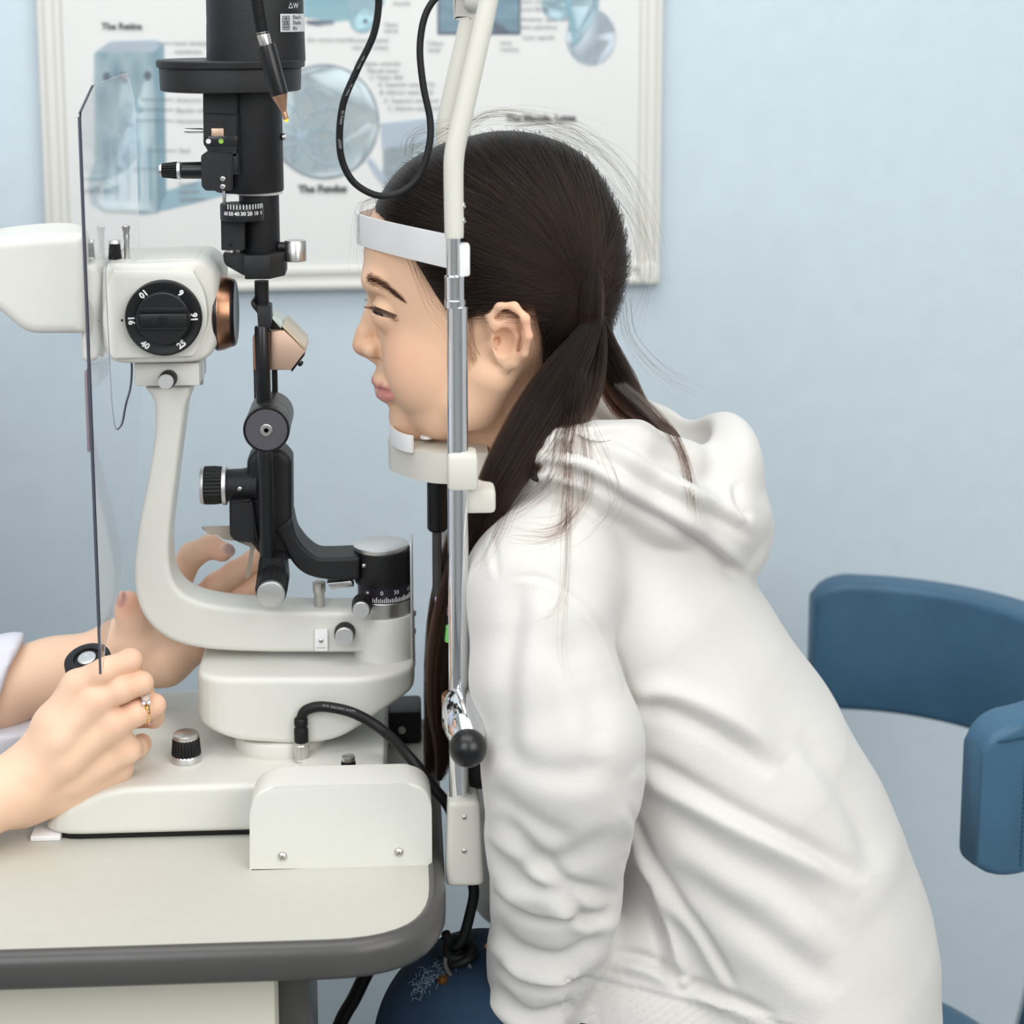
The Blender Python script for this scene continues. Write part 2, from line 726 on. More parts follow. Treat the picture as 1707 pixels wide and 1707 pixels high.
# ------------------------------------------------------------------ eye chart on the wall
chart = thing('framed_poster', 'white framed eye anatomy poster with pale blue illustrations on the blue wall', 'poster')


def W(px, py, off):
    """point on the wall, off metres in front of it"""
    d = FWD + RIGHT * ((px - CX) / F) - UP * ((py - CY) / F)
    n = WROT @ V((0, -1, 0))
    o = V((0, WY, 0)) + n * off
    return CAM + d * ((o - CAM).dot(n) / d.dot(n))


WX = WROT @ V((1, 0, 0))
WN = WROT @ V((0, -1, 0))
PO = .014                       # poster face stands this far off the wall
c_bl, c_br = W(78, 491, .02), W(1102, 478, .02)
zb = (c_bl.z + c_br.z) / 2
xl, xr = (c_bl - V((0, WY, 0))).dot(WX), (c_br - V((0, WY, 0))).dot(WX)
zt = W(100, -300, .02).z


def wall_pt(a, z, off):
    return V((0, WY, 0)) + WX * a + WN * off + V((0, 0, z))


def frame_bar(a0, z0, a1, z1, inward):
    """a moulded frame bar: stepped profile swept between two corners with mitred ends"""
    prof = [(0, 0), (0, .012), (.002, .017), (.006, .018), (.009, .014), (.016, .013), (.018, .017), (.023, .017), (.026, .011), (.026, 0)]
    bm = B()
    d = V((a1 - a0, z1 - z0, 0)).normalized()
    rr = []
    for (a, z), s in (((a0, z0), 1), ((a1, z1), -1)):
        ring = []
        for u, h in prof:
            ring.append(bm.verts.new(wall_pt(a + inward[0] * u + d.x * u * s, z + inward[1] * u + d.y * u * s, .001 + h)))
        rr.append(ring)
    n = len(prof)
    for i in range(n):
        j = (i + 1) % n
        bm.faces.new((rr[0][i], rr[0][j], rr[1][j], rr[1][i]))
    bm.faces.new(rr[0])
    bm.faces.new(rr[1][::-1])
    return obj('frame_bar', bm, M_FRAME, chart)


frame_bar(xl, zb, xr, zb, (0, 1))
frame_bar(xl, zt, xr, zt, (0, -1))
frame_bar(xl, zb, xl, zt, (1, 0))
frame_bar(xr, zb, xr, zt, (-1, 0))
for a, z in ((xl, zb), (xr, zb)):
    bm = B()
    lathe(bm, wall_pt(a + .012 * (1 if a == xl else -1), z + .012, .001), WN, [(0, 0), (.0125, 0), (.0125, .014), (.010, .0195), (0, .0205)], 32)
    obj('corner_cap', bm, M_FRAME, chart)
bm = B()
box(bm, wall_pt((xl + xr) / 2, (zb + zt) / 2, PO / 2), (xr - xl - .03, PO, zt - zb - .03), rot=WROT)
sheet = obj('paper_sheet', bm, M_PAPER, chart, smooth=0)


def wpoly(name, pts, m, lift=.0005, r=0, label=None):
    q = []
    for x, y in (round_poly(pts, r) if r else pts):
        p = W(x, y, PO + lift)
        q.append(p)
    bm = B()
    bm.faces.new([bm.verts.new(p) for p in q])
    # a printed patch: a hair of thickness
    bmesh.ops.solidify(bm, geom=bm.faces[:], thickness=.0003)
    return obj(name, bm, m, sheet, smooth=0, label=label)


def print_mat(name, c1, c2, c3, kind='cells', sx=1.0, sz=1.0, scale=40):
    m = bpy.data.materials.new(name)
    m.use_nodes = True
    nt = m.node_tree
    b = nt.nodes['Principled BSDF']
    b.inputs['Roughness'].default_value = .6
    tc = nt.nodes.new('ShaderNodeTexCoord')
    mp = nt.nodes.new('ShaderNodeMapping')
    mp.inputs['Scale'].default_value = (sx, 1, sz)
    nt.links.new(tc.outputs['Object'], mp.inputs[0])
    ra = nt.nodes.new('ShaderNodeValToRGB')
    e = ra.color_ramp.elements
    e[0].color, e[1].color = srgb(c1), srgb(c3)
    k = e.new(.5)
    k.color = srgb(c2)
    if kind == 'cells':
        t = nt.nodes.new('ShaderNodeTexVoronoi')
        t.inputs['Scale'].default_value = scale
        t.inputs['Randomness'].default_value = 1
        out = t.outputs['Distance']
    elif kind == 'veins':
        t = nt.nodes.new('ShaderNodeTexWave')
        t.inputs['Scale'].default_value = scale
        t.inputs['Distortion'].default_value = 9
        t.inputs['Detail'].default_value = 3
        out = t.outputs['Fac']
    else:
        t = nt.nodes.new('ShaderNodeTexNoise')
        t.inputs['Scale'].default_value = scale
        t.inputs['Detail'].default_value = 4
        out = t.outputs['Fac']
    nt.links.new(mp.outputs[0], t.inputs['Vector'])
    nt.links.new(out, ra.inputs[0])
    nt.links.new(ra.outputs[0], b.inputs['Base Color'])
    return m


PM_RET = print_mat('retina_print', '#93b4c4', '#c6dfe7', '#e2eff2', 'cells', 1.5, .55, 42)
PM_SIDE = print_mat('retina_side_print', '#8fb2c4', '#a9cad8', '#c2dbe5', 'noise', 4, 1, 30)
PM_FUN = print_mat('fundus_print', '#c2d8e0', '#d6e6eb', '#e2edf0', 'noise', 1, 1, 24)
PM_BLUE = print_mat('pale_blue_print', '#b0d8e8', '#c4e2ed', '#d8ecf2', 'noise', 1, 1, 20)
PM_TUBE = print_mat('muscle_print', '#8fc6da', '#b9e0ea', '#d9eef2', 'noise', .6, 3, 22)
PM_MIC = print_mat('section_print', '#8b9db0', '#a5c6d6', '#c7e2ec', 'noise', .5, 2.4, 40)
PM_STREAK = print_mat('dark_section_print', '#a0afb8', '#c3d3d9', '#dde8eb', 'noise', .7, 5, 60)
M_VEIN = mat('vein_print', '#9fb7c3', .7)
M_RIM = mat('rim_print', '#8f9aab', .7)
M_LPALE = mat('palest_blue_print', '#dbe8f2', .7)

wpoly('illustration', [(146, 300), (160, 260), (240, 330), (345, 296), (405, 318), (300, 345), (240, 358), (170, 352), (150, 340)], PM_BLUE, .0004, label='pale blue spreading base of the retina drawing')
wpoly('illustration', [(158, 86), (185, 68), (262, 66), (272, 74), (258, 88), (200, 92)], M_LPALE, .0007)
wpoly('illustration', [(157, 88), (256, 86), (262, 355), (172, 354), (156, 335)], PM_RET, .0010, label='tall block of retina cells')
wpoly('illustration', [(256, 86), (273, 72), (277, 320), (263, 355)], PM_SIDE, .0012)
for k, (x, y, rr) in enumerate(((178, 128, 8), (205, 130, 10), (246, 126, 8), (222, 172, 9), (232, 182, 7), (207, 262, 6), (226, 282, 6), (197, 281, 5), (212, 200, 12))):
    wpoly('illustration', [(x + rr * .8 * math.cos(t), y + rr * math.sin(t)) for t in np.linspace(0, 2 * math.pi, 15)[:-1]], PM_SIDE if k > 6 else M_RIM if k < 3 else PM_BLUE, .0014)
for k in range(9):
    x = 172 + k * 9.5
    wpoly('illustration', [(x, 238 + (k % 3) * 8), (x + 3.5, 232 + (k % 2) * 8), (x + 5, 330), (x + 1, 338)], M_LPALE if k % 2 else PM_SIDE, .0014)
# the fundus disc
wpoly('illustration', [(540 + 92 * math.cos(t), 203 + 96 * math.sin(t)) for t in np.linspace(0, 2 * math.pi, 49)[:-1]], M_RIM, .0005)
wpoly('illustration', [(540 + 90 * math.cos(t), 203 + 93.5 * math.sin(t)) for t in np.linspace(0, 2 * math.pi, 49)[:-1]], PM_FUN, .0009, label='pale blue fundus disc')
wpoly('illustration', [(503 + 9 * math.cos(t), 227 + 9 * math.sin(t)) for t in np.linspace(0, 2 * math.pi, 17)[:-1]], M_LPALE, .0013)
for k in range(16):
    t0 = k * .42
    pts = [(503, 227)]
    ang = t0
    for j in range(7):
        r0 = 12 * (j + 1)
        ang += .16 * (1 if k % 2 else -1)
        x, y = 503 + r0 * math.cos(ang), 227 + r0 * math.sin(ang)
        if (x - 540) ** 2 + (y - 203) ** 2 > 88 ** 2:
            break
        pts.append((x, y))
    if len(pts) > 2:
        bm = B()
        tube(bm, [W(x, y, PO + .0012) for x, y in pts], .00055, 6, 3)
        obj('vein', bm, M_VEIN, sheet)
# drawings along the upper edge
wpoly('illustration', [(505, -30), (640, -30), (640, 8), (600, 30), (560, 36), (505, 28)], PM_TUBE, .0006)
wpoly('illustration', [(575, -30), (636, -30), (622, 40), (585, 30)], PM_BLUE, .0009)
wpoly('illustration', [(604 + 21 * math.cos(t), 34 + 20 * math.sin(t)) for t in np.linspace(0, 2 * math.pi, 25)[:-1]], PM_TUBE, .0012)
wpoly('illustration', [(609 + 4 * math.cos(t), 35 + 4 * math.sin(t)) for t in np.linspace(0, 2 * math.pi, 11)[:-1]], M_RIM, .0016)
wpoly('illustration', [(510, 34), (556, 34), (556, 40), (530, 43), (512, 40)], M_RIM, .0008)
wpoly('illustration', [(729, -30), (868, -30), (868, 58), (729, 58)], M_RIM, .0005)
wpoly('illustration', [(733, -30), (864, -30), (864, 53), (733, 53)], PM_MIC, .0009, label='blue boxed eye section picture')
wpoly('illustration', [(822, 34), (838, 44), (850, 53), (822, 53)], M_RIM, .0013)
wpoly('illustration', [(938, -30), (1000, -30), (998, 12), (990, 30), (962, 76), (955, 74), (944, 10)], PM_BLUE, .0010, label='bright blue wedge drawing')
wpoly('illustration', [(940, -10), (950, -12), (964, 70), (957, 76)], PM_TUBE, .0015)
wpoly('illustration', [(985 + 42 * math.cos(t), 62 + 48 * math.sin(t)) for t in np.linspace(0, 2 * math.pi, 33)[:-1]], M_LPALE, .0004)
wpoly('illustration', [(930 + 28 * math.cos(t), 8 + 26 * math.sin(t)) for t in np.linspace(0, 2 * math.pi, 33)[:-1]], PM_BLUE, .0003)
wpoly('illustration', [(634, 205), (722, 196), (740, 240), (636, 246)], M_LPALE, .0005)
wpoly('illustration', [(638, 248), (700, 238), (745, 236), (745, 330), (640, 330)], PM_STREAK, .0008)
wpoly('illustration', [(610, 268), (618, 262), (648, 300), (634, 306)], M_LPALE, .0009)


def wtext(s, px, py, hpx, m=M_PRINT, align='CENTER', bold=0):
    p = W(px, py, PO + .0018)
    return text('lettering', s, p, hpx * mpp(p) * 1.0, m, sheet, ax=WX, up=(0, 0, 1), align=align, bold=bold)


wtext('The Retina', 203, 44, 15, M_PRINTD, bold=.0003)
wtext('The Fundus', 538, 315, 17, M_PRINTD, bold=.0005)
wtext('The Macula, Lutea', 902, 197, 16, M_PRINTD, bold=.0004)
for s, x, y in (('Inner limiting', 291, 72), ('membrane', 291, 86), ('Amacrine cell', 294, 167), ('Bipolar cell', 294, 184), ('Horizontal cell', 294, 202), ('Rod', 299, 251),
                ('Retinal', 298, 307), ('pigment', 298, 319), ('epithelium', 298, 332), ('the rectus muscle', 512, 66), ('Optic', 640, 41), ('nerve', 640, 51),
                ('Central retinal', 585, 67), ('vein      artery', 587, 79), ('muscle', 655, 5), ('O. Optic centralis', 592, 106), ('Macula lutea', 612, 118), ('C. Optic disk', 616, 129),
                ('A. Superior nasal (1/2)', 630, 141), ('B. Inferior nasal (1/2)', 633, 154), ('C. Superior temporal', 640, 168), ('C. Inferior temporal', 646, 181),
                ('Ciliary', 712, 72), ('body', 714, 83), ('Lens', 834, 71), ('nucleus', 834, 82), ('Lens cortex', 868, 2), ('Lens fibres', 869, 15), ('Anterior epith. and', 869, 32), ('lens substance', 869, 45), ('Lens capsule', 872, 62)):
    wtext(s, x, y, 10.5, M_PRINT, 'LEFT')
for x0, x1, y in ((262, 288, 72), (235, 290, 166), (232, 290, 183), (225, 290, 201), (246, 294, 251), (232, 296, 282)):
    wpoly('leader_line', [(x0, y - .6), (x1, y - .6), (x1, y + .6), (x0, y + .6)], M_PRINT, .0016)

# ================================================================== instrument table
table = thing('instrument_table', 'light grey table with rounded corner and thick dark grey edging carrying the slit lamp', 'table')
corner = PZ(752, 1500, TABLE_Z)
XR = min(PZ(746, 1440, TABLE_Z).x, P(743, 1481, -.142).x - .0006)            # right end
YF = -.239                               # front edge
YB = .125
TXL = -.40
outline = [(TXL, YF), (XR, YF), (XR, YB), (TXL, YB)]
edge = round_poly(outline, [.03, .072, .05, .03], 10)
inner = round_poly([(TXL + .009, YF + .009), (XR - .009, YF + .009), (XR - .009, YB - .009), (TXL + .009, YB - .009)], [.02, .064, .042, .02], 10)
bm = B()
zprism(bm, inner, TABLE_Z - .022, TABLE_Z, 0)
obj('tabletop', bm, M_TABLE, table, smooth=20)
# edging: profile swept round the outline
bm = B()
n = len(edge)
prof = [(.0105, 0), (.0085, .0016), (.0055, .0016), (.002, -.001), (0, -.0055), (0, -.0165), (.002, -.0205), (.006, -.0225), (.0105, -.0225)]
rings = []
for i in range(n):
    a, b, c = V(edge[i - 1]), V(edge[i]), V(edge[(i + 1) % n])
    t = ((b - a).normalized() + (c - b).normalized()).normalized()
    nrm = V((-t.y, t.x))                 # inward for a counter-clockwise outline
    rings.append([bm.verts.new((b.x + nrm.x * u, b.y + nrm.y * u, TABLE_Z + h)) for u, h in prof])
for i in range(n):
    A, D = rings[i], rings[(i + 1) % n]
    for k in range(len(prof)):
        j = (k + 1) % len(prof)
        bm.faces.new((A[k], D[k], D[j], A[j]))
obj('edge_band', bm, M_BUMPER, table, smooth=50)
p0, p1 = P(460, 1660, YF + .05), P(515, 1660, YF + .07)
bm = B()
box(bm, ((TXL + .01 + p0.x) / 2, (YF + .05 + .10) / 2, (TABLE_Z - .023 + .06) / 2), (p0.x - TXL - .01, .10 - YF - .05, TABLE_Z - .023 - .06), .004)
obj('cabinet', bm, mat('pale_cream_panel', '#d8d6c6', .5), table)
bm = B()
pts = round_poly([(p0.x - .002, TABLE_Z - .027), (p1.x, TABLE_Z - .027), (p1.x, .25), (p0.x - .002, .25)], [0, .008, .004, 0])
prism(bm, [(x, z) for x, z in pts], YF + .07, .1, .002, px=False)
obj('motor_housing', bm, M_BUMPER, table)
bm = B()
box(bm, ((TXL + .1 + p0.x) / 2, -.07, .03), (.26, .36, .06), .01)
obj('foot', bm, M_BUMPER, table)

# ------------------------------------------------------------------ rail cover screwed to the table
cover = thing('rail_cover', 'cream rail cover with rounded top and two screws, before the slit lamp base', 'cover')
YC = -.137
pl = [(416, 1445), (416, 1312), (722, 1312), (722, 1437)]
q = pxz(pl, YC)
zt_ = q[1][1]
q = [(q[0][0], TABLE_Z - .0012), (q[1][0], zt_), (q[2][0] - .001, zt_), (q[2][0] - .001, TABLE_Z - .0012)]
bm = B()
prism(bm, round_poly(q, [.001, .02, .02, .001], 8), YC, .03, .0018, px=False, seg=3)
obj('body', bm, M_CREAM, cover)
for x, y in ((471, 1427), (665, 1420)):
    screw(cover, P(x, y, YC), (0, -1, 0), .0031)
far = thing('power_box', 'small black box at the back edge of the table behind the slit lamp', 'box')
bm = B()
pa = PZ(640, 1212, TABLE_Z)
pb = PZ(700, 1212, TABLE_Z)
box(bm, ((pa.x + pb.x) / 2 - .01, .055 + .02, TABLE_Z + .013), (.05, .035, .026), .003)
obj('body', bm, M_BLACK, far)
bm = B()
cyl(bm, ((pa.x + pb.x) / 2, .0575, TABLE_Z + .012), (0, -1, 0), .003, .002, .0005, 16)
obj('socket', bm, M_STEEL, far)

# ================================================================== chair with a curved back
chair = thing('swivel_chair', 'blue leather swivel chair with a curved low backrest and stitched edges, under the girl', 'chair')
EC = V((.303, .188))
ER = .172
z0c, z1c = .641, .765


def arc_pt(t, r, z):
    return V((EC.x + r * math.cos(t) * 1.1, EC.y + r * math.sin(t), z))


bm = B()
TH = .036
T0 = -math.pi * .5 + .24
NA = 72
prof = round_poly([(-TH / 2, 0), (TH / 2, 0), (TH / 2, 1), (-TH / 2, 1)], .0)
rings = []
rim = []
for i in range(NA + 1):
    t = T0 + (math.pi * .5 - T0) * i / NA
    end = min(i, NA - i)
    zz = [z0c + .006 * math.sin(i * .9) * .3, z1c]
    sh = (.72, .88, .96)[end] if end < 3 else 1
    hh = (z1c - z0c)
    dz_ = (.017, .0085, .004, .0015)[end] if end < 4 else 0
    rp = round_poly([(-TH / 2 * sh, z0c + dz_ * .6), (TH / 2 * sh, z0c + dz_ * .6), (TH / 2 * sh, z1c - dz_), (-TH / 2 * sh, z1c - dz_)], .008, 4)
    rings.append([bm.verts.new(arc_pt(t, ER + u, z)) for u, z in rp])
for A, D in zip(rings, rings[1:]):
    m_ = len(A)
    for k in range(m_):
        j = (k + 1) % m_
        bm.faces.new((A[k], A[j], D[j], D[k]))
bm.faces.new(rings[0][::-1])
bm.faces.new(rings[-1])
back = obj('backrest', bm, M_LEATHER, chair, smooth=60)
# welt lines and stitches round the near end panel
bm = B()
tube(bm, [arc_pt(t, ER + TH * .5 + .0002, z1c - .012) for t in np.linspace(T0 + .06, T0 + .165, 12)], .0006, 6, 0)
obj('seam', bm, M_THREAD, back)
bm = B()
for k in range(30):
    z = z0c + .01 + k * .0038
    t0 = T0 + .165
    q = arc_pt(t0, ER + TH / 2 + .0004, z)
    box(bm, q, (.0011, .0011, .0026), .0003)
    if k < 16:
        q = arc_pt(T0 + .05 + k * .0074, ER + TH / 2 + .0004, z1c - .0125)
        box(bm, q, (.0026, .0011, .0011), .0003)
obj('stitching', bm, M_THREAD, back)
back.children[0]['kind'] = 'stuff'
back.children[1]['kind'] = 'stuff'
SZ = .455
SCX, SCY, SR = .235, .06, .195
bm = B()
lathe(bm, (SCX, SCY, SZ - .085), (0, 0, 1), [(0, 0), (SR - .02, 0), (SR - .004, .008), (SR, .025), (SR, .055), (SR - .006, .072), (SR - .025, .082), (SR * .6, .086), (0, .087)], 72)
obj('seat', bm, M_LEATHER, chair)
bm = B()
pts = [(SCX + (SR + .001) * math.cos(t), SCY + (SR + .001) * math.sin(t), SZ - .025) for t in np.linspace(0, 2 * math.pi, 61)]
tube(bm, pts, .0016, 8, 0)
obj('piping', bm, M_LEATHER, chair)
for t in (-.12, .12):
    bm = B()
    tube(bm, [arc_pt(t, ER, z0c + .02), arc_pt(t, ER + .005, z0c - .05), arc_pt(t, ER - .03, SZ - .09), (SCX + .1 * math.cos(t), SCY + .1 * math.sin(t), SZ - .098)], .009, 12, 6)
    obj('back_support', bm, M_CHROME, chair)
bm = B()
cyl(bm, (SCX, SCY, .05), (0, 0, 1), .028, SZ - .135, .002)
obj('post', bm, M_CHROME, chair)
for k in range(5):
    a = k * 2 * math.pi / 5 + .3
    bm = B()
    tube(bm, [(SCX, SCY, .09), (SCX + .15 * math.cos(a), SCY + .15 * math.sin(a), .08), (SCX + .27 * math.cos(a), SCY + .27 * math.sin(a), .06, .012)], .017, 12, 4)
    leg = obj('leg', bm, M_CHROME, chair)
    bm = B()
    cyl(bm, (SCX + .27 * math.cos(a) - .011, SCY + .27 * math.sin(a), .025), (1, 0, 0), .025, .022, .004, 24)
    obj('caster', bm, M_RUBBER, leg)

# ================================================================== slit lamp
lamp = thing('slit_lamp', 'cream and black slit lamp microscope with copper objective ring standing on the grey table', 'microscope')


def part(name, bm, m, parent=lamp, smooth=35, label=None):
    return obj(name, bm, m, parent, smooth, label)


# ---- base plate, sliding on the table
bY0, bY1 = -.090, .085
bx0, bx1 = P(70, 1380, bY0).x, P(648, 1380, bY0).x
zb0, zb1 = TABLE_Z + .004, P(500, 1307, bY0).z
side = [(bx0 - .004, zb0), (bx1, zb0), (bx1, zb1 + .001), (bx0 + .045, zb1), (bx0 + .012, zb0 + .016)]
side = round_poly(side, [.004, .003, .004, .02, .012], 6)
plan = round_poly([(bx0 - .004, bY0), (bx1, bY0), (bx1, bY1), (bx0 - .004, bY1)], [.03, .006, .006, .03], 6)


def base_extra(g):
    c = P(175, 1290, -.045)
    g.ell((c.x + .004, -.005, zb1 - .004), (.046, .058, .015), k=.006)            # dome under the joystick
    p = [P(500, 1308, bY0 + .004), P(648, 1308, bY0 + .004)]
    sl, X, Y, Z = g.sub((p[0].x - .01, bY0, zb1 - .01), (p[1].x + .01, bY1, zb1 + .02))
    d = np.maximum(np.maximum(p[0].x - X, X - (bx1 - .003)), np.maximum(np.maximum((bY0 + .006) - Y, Y - .05), Z - (zb1 + .0035)))
    g.put(sl, np.broadcast_to(d, g.f[sl].shape).astype(np.float32), .002)


side_big = side
sg = casting('base', side_big, plan, M_CREAM, lamp, .004, .0016, hollow=None)
bpy.data.objects.remove(sg)
# the dome needs headroom: cast again in a taller grid
xs = [p[0] for p in side]
g = Field((min(xs) - .006, bY0 - .006, zb0 - .006), (max(xs) + .006, bY1 + .006, zb1 + .03), .0016)
sl, X, Y, Z = g.sub(g.lo, g.lo + g.n * g.vox)
a_ = poly_sdf2(X[:, 0, :], Z[0, :, :], side)[:, None, :] + .004
b_ = poly_sdf2(X[:, :, 0], Y[:, :, 0], plan)[:, :, None] + .004
g.f = (np.minimum(np.maximum(a_, b_), 0) + np.sqrt(np.maximum(a_, 0) ** 2 + np.maximum(b_, 0) ** 2) - .004).astype(np.float32)
base_extra(g)
v_, q_ = g.mesh(smooth=4)
base = mesh_np('base', v_, q_, M_CREAM, lamp)
bm = B()
zprism(bm, round_poly([(bx0 + .004, bY0 + .004), (bx1 - .003, bY0 + .004), (bx1 - .003, bY1 - .004), (bx0 + .004, bY1 - .004)], .02), TABLE_Z + .0003, zb0 + .001)
part('glide_pad', bm, M_RUBBER, base)
p = PZ(76, 1379, TABLE_Z)
bm = B()
box(bm, (p.x + .004, bY0 + .012, TABLE_Z + .002), (.02, .02, .004), .001)
part('glide_strip', bm, M_WHITEP, base)


def knob_v(px, py_base, zbase, prof_list, parent, name='knob'):
    """standing knob; prof_list: [(mat, [(r,h)...], flute)] ; returns first object"""
    o = PZ(px, py_base, zbase)
    first = None
    for m, pr, fl, nm in prof_list:
        bm = B()
        pr = [(0, pr[0][1])] + pr + [(0, pr[-1][1])]
        lathe(bm, o, (0, 0, 1), pr, 60 if not fl else 72, fl, .0007)
        ob = part(nm if first else name, bm, m, first or parent, 40)
        if first is None:
            first = ob
    return first


knob_v(311, 1268, zb1, [(M_RUBBER, [(.0098, .004), (.0102, .006), (.0092, .0165), (.0088, .017)], 24, 'grip'),
                        (M_SILVER, [(.0095, .0), (.0104, .001), (.0104, .0045), (.0098, .0055)], 0, 'ring'),
                        (M_STEEL, [(.0086, .0165), (.0090, .018), (.0088, .0196), (.0078, .0204)], 0, 'cap')], base, 'brightness_knob')
knob_v(581, 1292, zb1 + .0035, [(M_RUBBER, [(.0052, .0005), (.0056, .001), (.0047, .0105), (.0045, .011)], 18, 'grip'),
                                (M_STEEL, [(.0058, 0), (.0058, .0012), (.005, .0016)], 0, 'ring'),
                                (M_STEEL, [(.0045, .0105), (.0047, .012), (.0044, .0135), (.003, .0139)], 0, 'cap')], base, 'lock_knob')
sock = PZ(503, 1270, zb1)
bm = B()
lathe(bm, sock, (0, 0, 1), [(0, 0), (.0058, 0), (.0058, .0025), (.005, .003), (.005, .006), (.0056, .0062), (.0056, .0130), (.0050, .0135), (.0050, .0150), (0, .0150)], 40, 20, .0003)
part('plug_socket', bm, M_STEEL, base)

# ---- foot and pedestal that carries both arms
bm = B()
pf = PZ(473, 1215, zb1)
cyl(bm, (pf.x, -.02, zb1 - .001), (0, 0, 1), .0325, .012, .001, 64)
part('foot', bm, M_CREAM, base)
pyY = -.05
sd = pxz([(323, 1131), (692, 1131), (692, 1172), (640, 1190), (560, 1236), (500, 1243), (400, 1237), (322, 1214)], pyY)
sd = round_poly(sd, [.005, .004, .004, .05, .02, .02, .01, .006], 6)
x0, x1 = sd[0][0], P(692, 1131, 0).x
pl = round_poly([(x0 - .002, pyY), (x1 - .028, pyY), (x1 + .003, -.024), (x1 + .003, .024), (x1 - .028, .05), (x0 - .002, .05)], [.03, .06, .022, .022, .06, .03], 8)
pedestal = casting('pedestal', sd, pl, M_CREAM, lamp, .004, .0013)

# ---- microscope arm (the tall cream curve)
aY = -.017
out = spline([(240, 646), (252, 662), (258, 680), (257, 730), (246, 800), (232, 870), (224, 930), (224, 975), (233, 1015), (255, 1048), (290, 1071), (340, 1083), (420, 1088), (520, 1089), (600, 1089)], 5)
inn = spline([(660, 1016), (590, 1020), (500, 1020), (420, 1016), (360, 1010), (318, 998), (294, 978), (283, 948), (282, 900), (288, 840), (298, 760), (306, 700), (309, 678), (316, 660), (317, 644)], 5)
armp = pxz([tuple(q) for q in out] + [(660, 1089)] + [tuple(q) for q in inn], aY)
arm = casting('microscope_arm', armp, [(min(p[0] for p in armp) - .01, aY), (max(p[0] for p in armp) + .01, aY), (max(p[0] for p in armp) + .01, .017), (min(p[0] for p in armp) - .01, .017)], M_CREAM, lamp, .0035, .0012)
bm = B()
pbox(bm, 524, 1051, 547, 1086, aY - .003, .004, .001)
plate = part('label_plate', bm, M_WHITEP, arm)
screw(plate, P(535, 1068, aY - .003), (0, -1, 0), .0019)
pp = P(535, 1080, aY - .0032)
text('lettering', 'RELEASE', pp, .0016, M_PRINT, plate, ax=(1, 0, 0), up=(0, 0, 1))


def face_knob(px, py, Yf, rpx, length, parent, name='lock_knob', grip=M_RUBBER, face=M_SILVER, tilt=(0, 1, -.05)):
    """knurled knob whose flat silver face looks at the viewer"""
    bm = B()
    ycyl(bm, px, py, Yf, [(rpx * .95, .0022), (rpx * 1.08, .0030), (rpx * 1.14, length * .6), (rpx * 1.14, length)], 72, axis=tilt, flute=36, fdepth=.0004)
    k = part(name, bm, grip, parent)
    bm = B()
    ycyl(bm, px, py, Yf, [(rpx * .9, 0), (rpx * .98, .0004), (rpx * 1.0, .0012), (rpx, .0035)], 48, axis=tilt)
    part('face', bm, face, k)
    return k


face_knob(574, 1062, aY - .013, 15.5, .013, arm)

# ---- pivot drum on the pedestal
dY = 0.0
drum = part('pivot_drum', vcyl(B(), 641, dY, [(1110, 51), (1108, 51.5), (1020, 51), (1018, 50)], 72), M_CREAM)
part('silver_ring', vcyl(B(), 641, dY, [(1018, 44), (1017, 45), (994, 45), (993, 44)], 64), M_STEEL, drum)
scale = part('scale_ring', vcyl(B(), 641, dY, [(994, 44.4), (967, 44.4), (966, 43)], 64), mat('dark_violet_anodised', '#241f2a', .35, spec=.5), drum)
bm = B()
rad = 44.4 * mpp(P(641, 980, dY))
ctr = P(641, 980, dY)
zt2, zt3 = P(641, 992, dY).z, P(641, 983, dY).z
for k in range(26):
    a = R(-25 + k * 4.2)
    n = V((math.sin(a), -math.cos(a), 0))
    h = (zt3 - zt2) * (1 if k % 5 == 2 else .62 if k % 2 else .75)
    box(bm, V((ctr.x, ctr.y, zt2 + h / 2 + .0004)) + n * rad, (.00055, .0004, h), rot=Matrix.Rotation(a, 3, 'Z'))
tk = part('scale_mark', bm, M_WPRINT, scale, 0)
for s, d in (('0', -17), ('30', 14), ('60', 50)):
    a = R(d + 12)
    n = V((math.sin(a), -math.cos(a), 0))
    text('numeral', s, V((ctr.x, ctr.y, P(641, 975, dY).z)) + n * (rad + .0003), .0042, M_WPRINT, scale, ax=(math.cos(a), math.sin(a), 0), up=(0, 0, 1))
a = R(-38)
screw(scale, V((ctr.x, ctr.y, P(641, 977, dY).z)) + V((math.sin(a), -math.cos(a), 0)) * rad, (math.sin(a), -math.cos(a), 0), .0017)
face_knob(602, 1018, -.036, 14.5, .020, drum)
bm = B()
pbox(bm, 683, 908, 690, 1105, -.012, .026, .0006)
brk = part('guide_plate', bm, M_SILVER, drum)
for y in (1022, 1052):
    screw(brk, P(690, y, .0), (1, 0, 0), .0024)

# ---- slit arm: the black curved bracket from the drum to the upright
sY = -.016
oA = [(589, 912), (592, 966), (560, 968), (530, 966), (508, 958), (490, 942), (476, 920), (462, 892)]
oA = spline([(600, 968), (570, 968), (538, 966), (512, 959), (494, 946), (480, 926), (466, 896), (458, 884)], 5)
iA = spline([(486, 862), (492, 890), (500, 904), (512, 918), (530, 930), (556, 931), (600, 929)], 5)
ap = pxz([tuple(q) for q in oA] + [tuple(q) for q in iA], sY)
slit_arm = casting('slit_arm', ap, [(min(p[0] for p in ap) - .01, sY), (max(p[0] for p in ap) + .01, sY), (max(p[0] for p in ap) + .01, .016), (min(p[0] for p in ap) - .01, .016)], M_BLACK, lamp, .002, .001)
hub = part('hub', vcyl(B(), 638, dY, [(967, 46), (966, 46.5), (914, 46.5), (912, 45)], 64), M_BLACK, slit_arm)
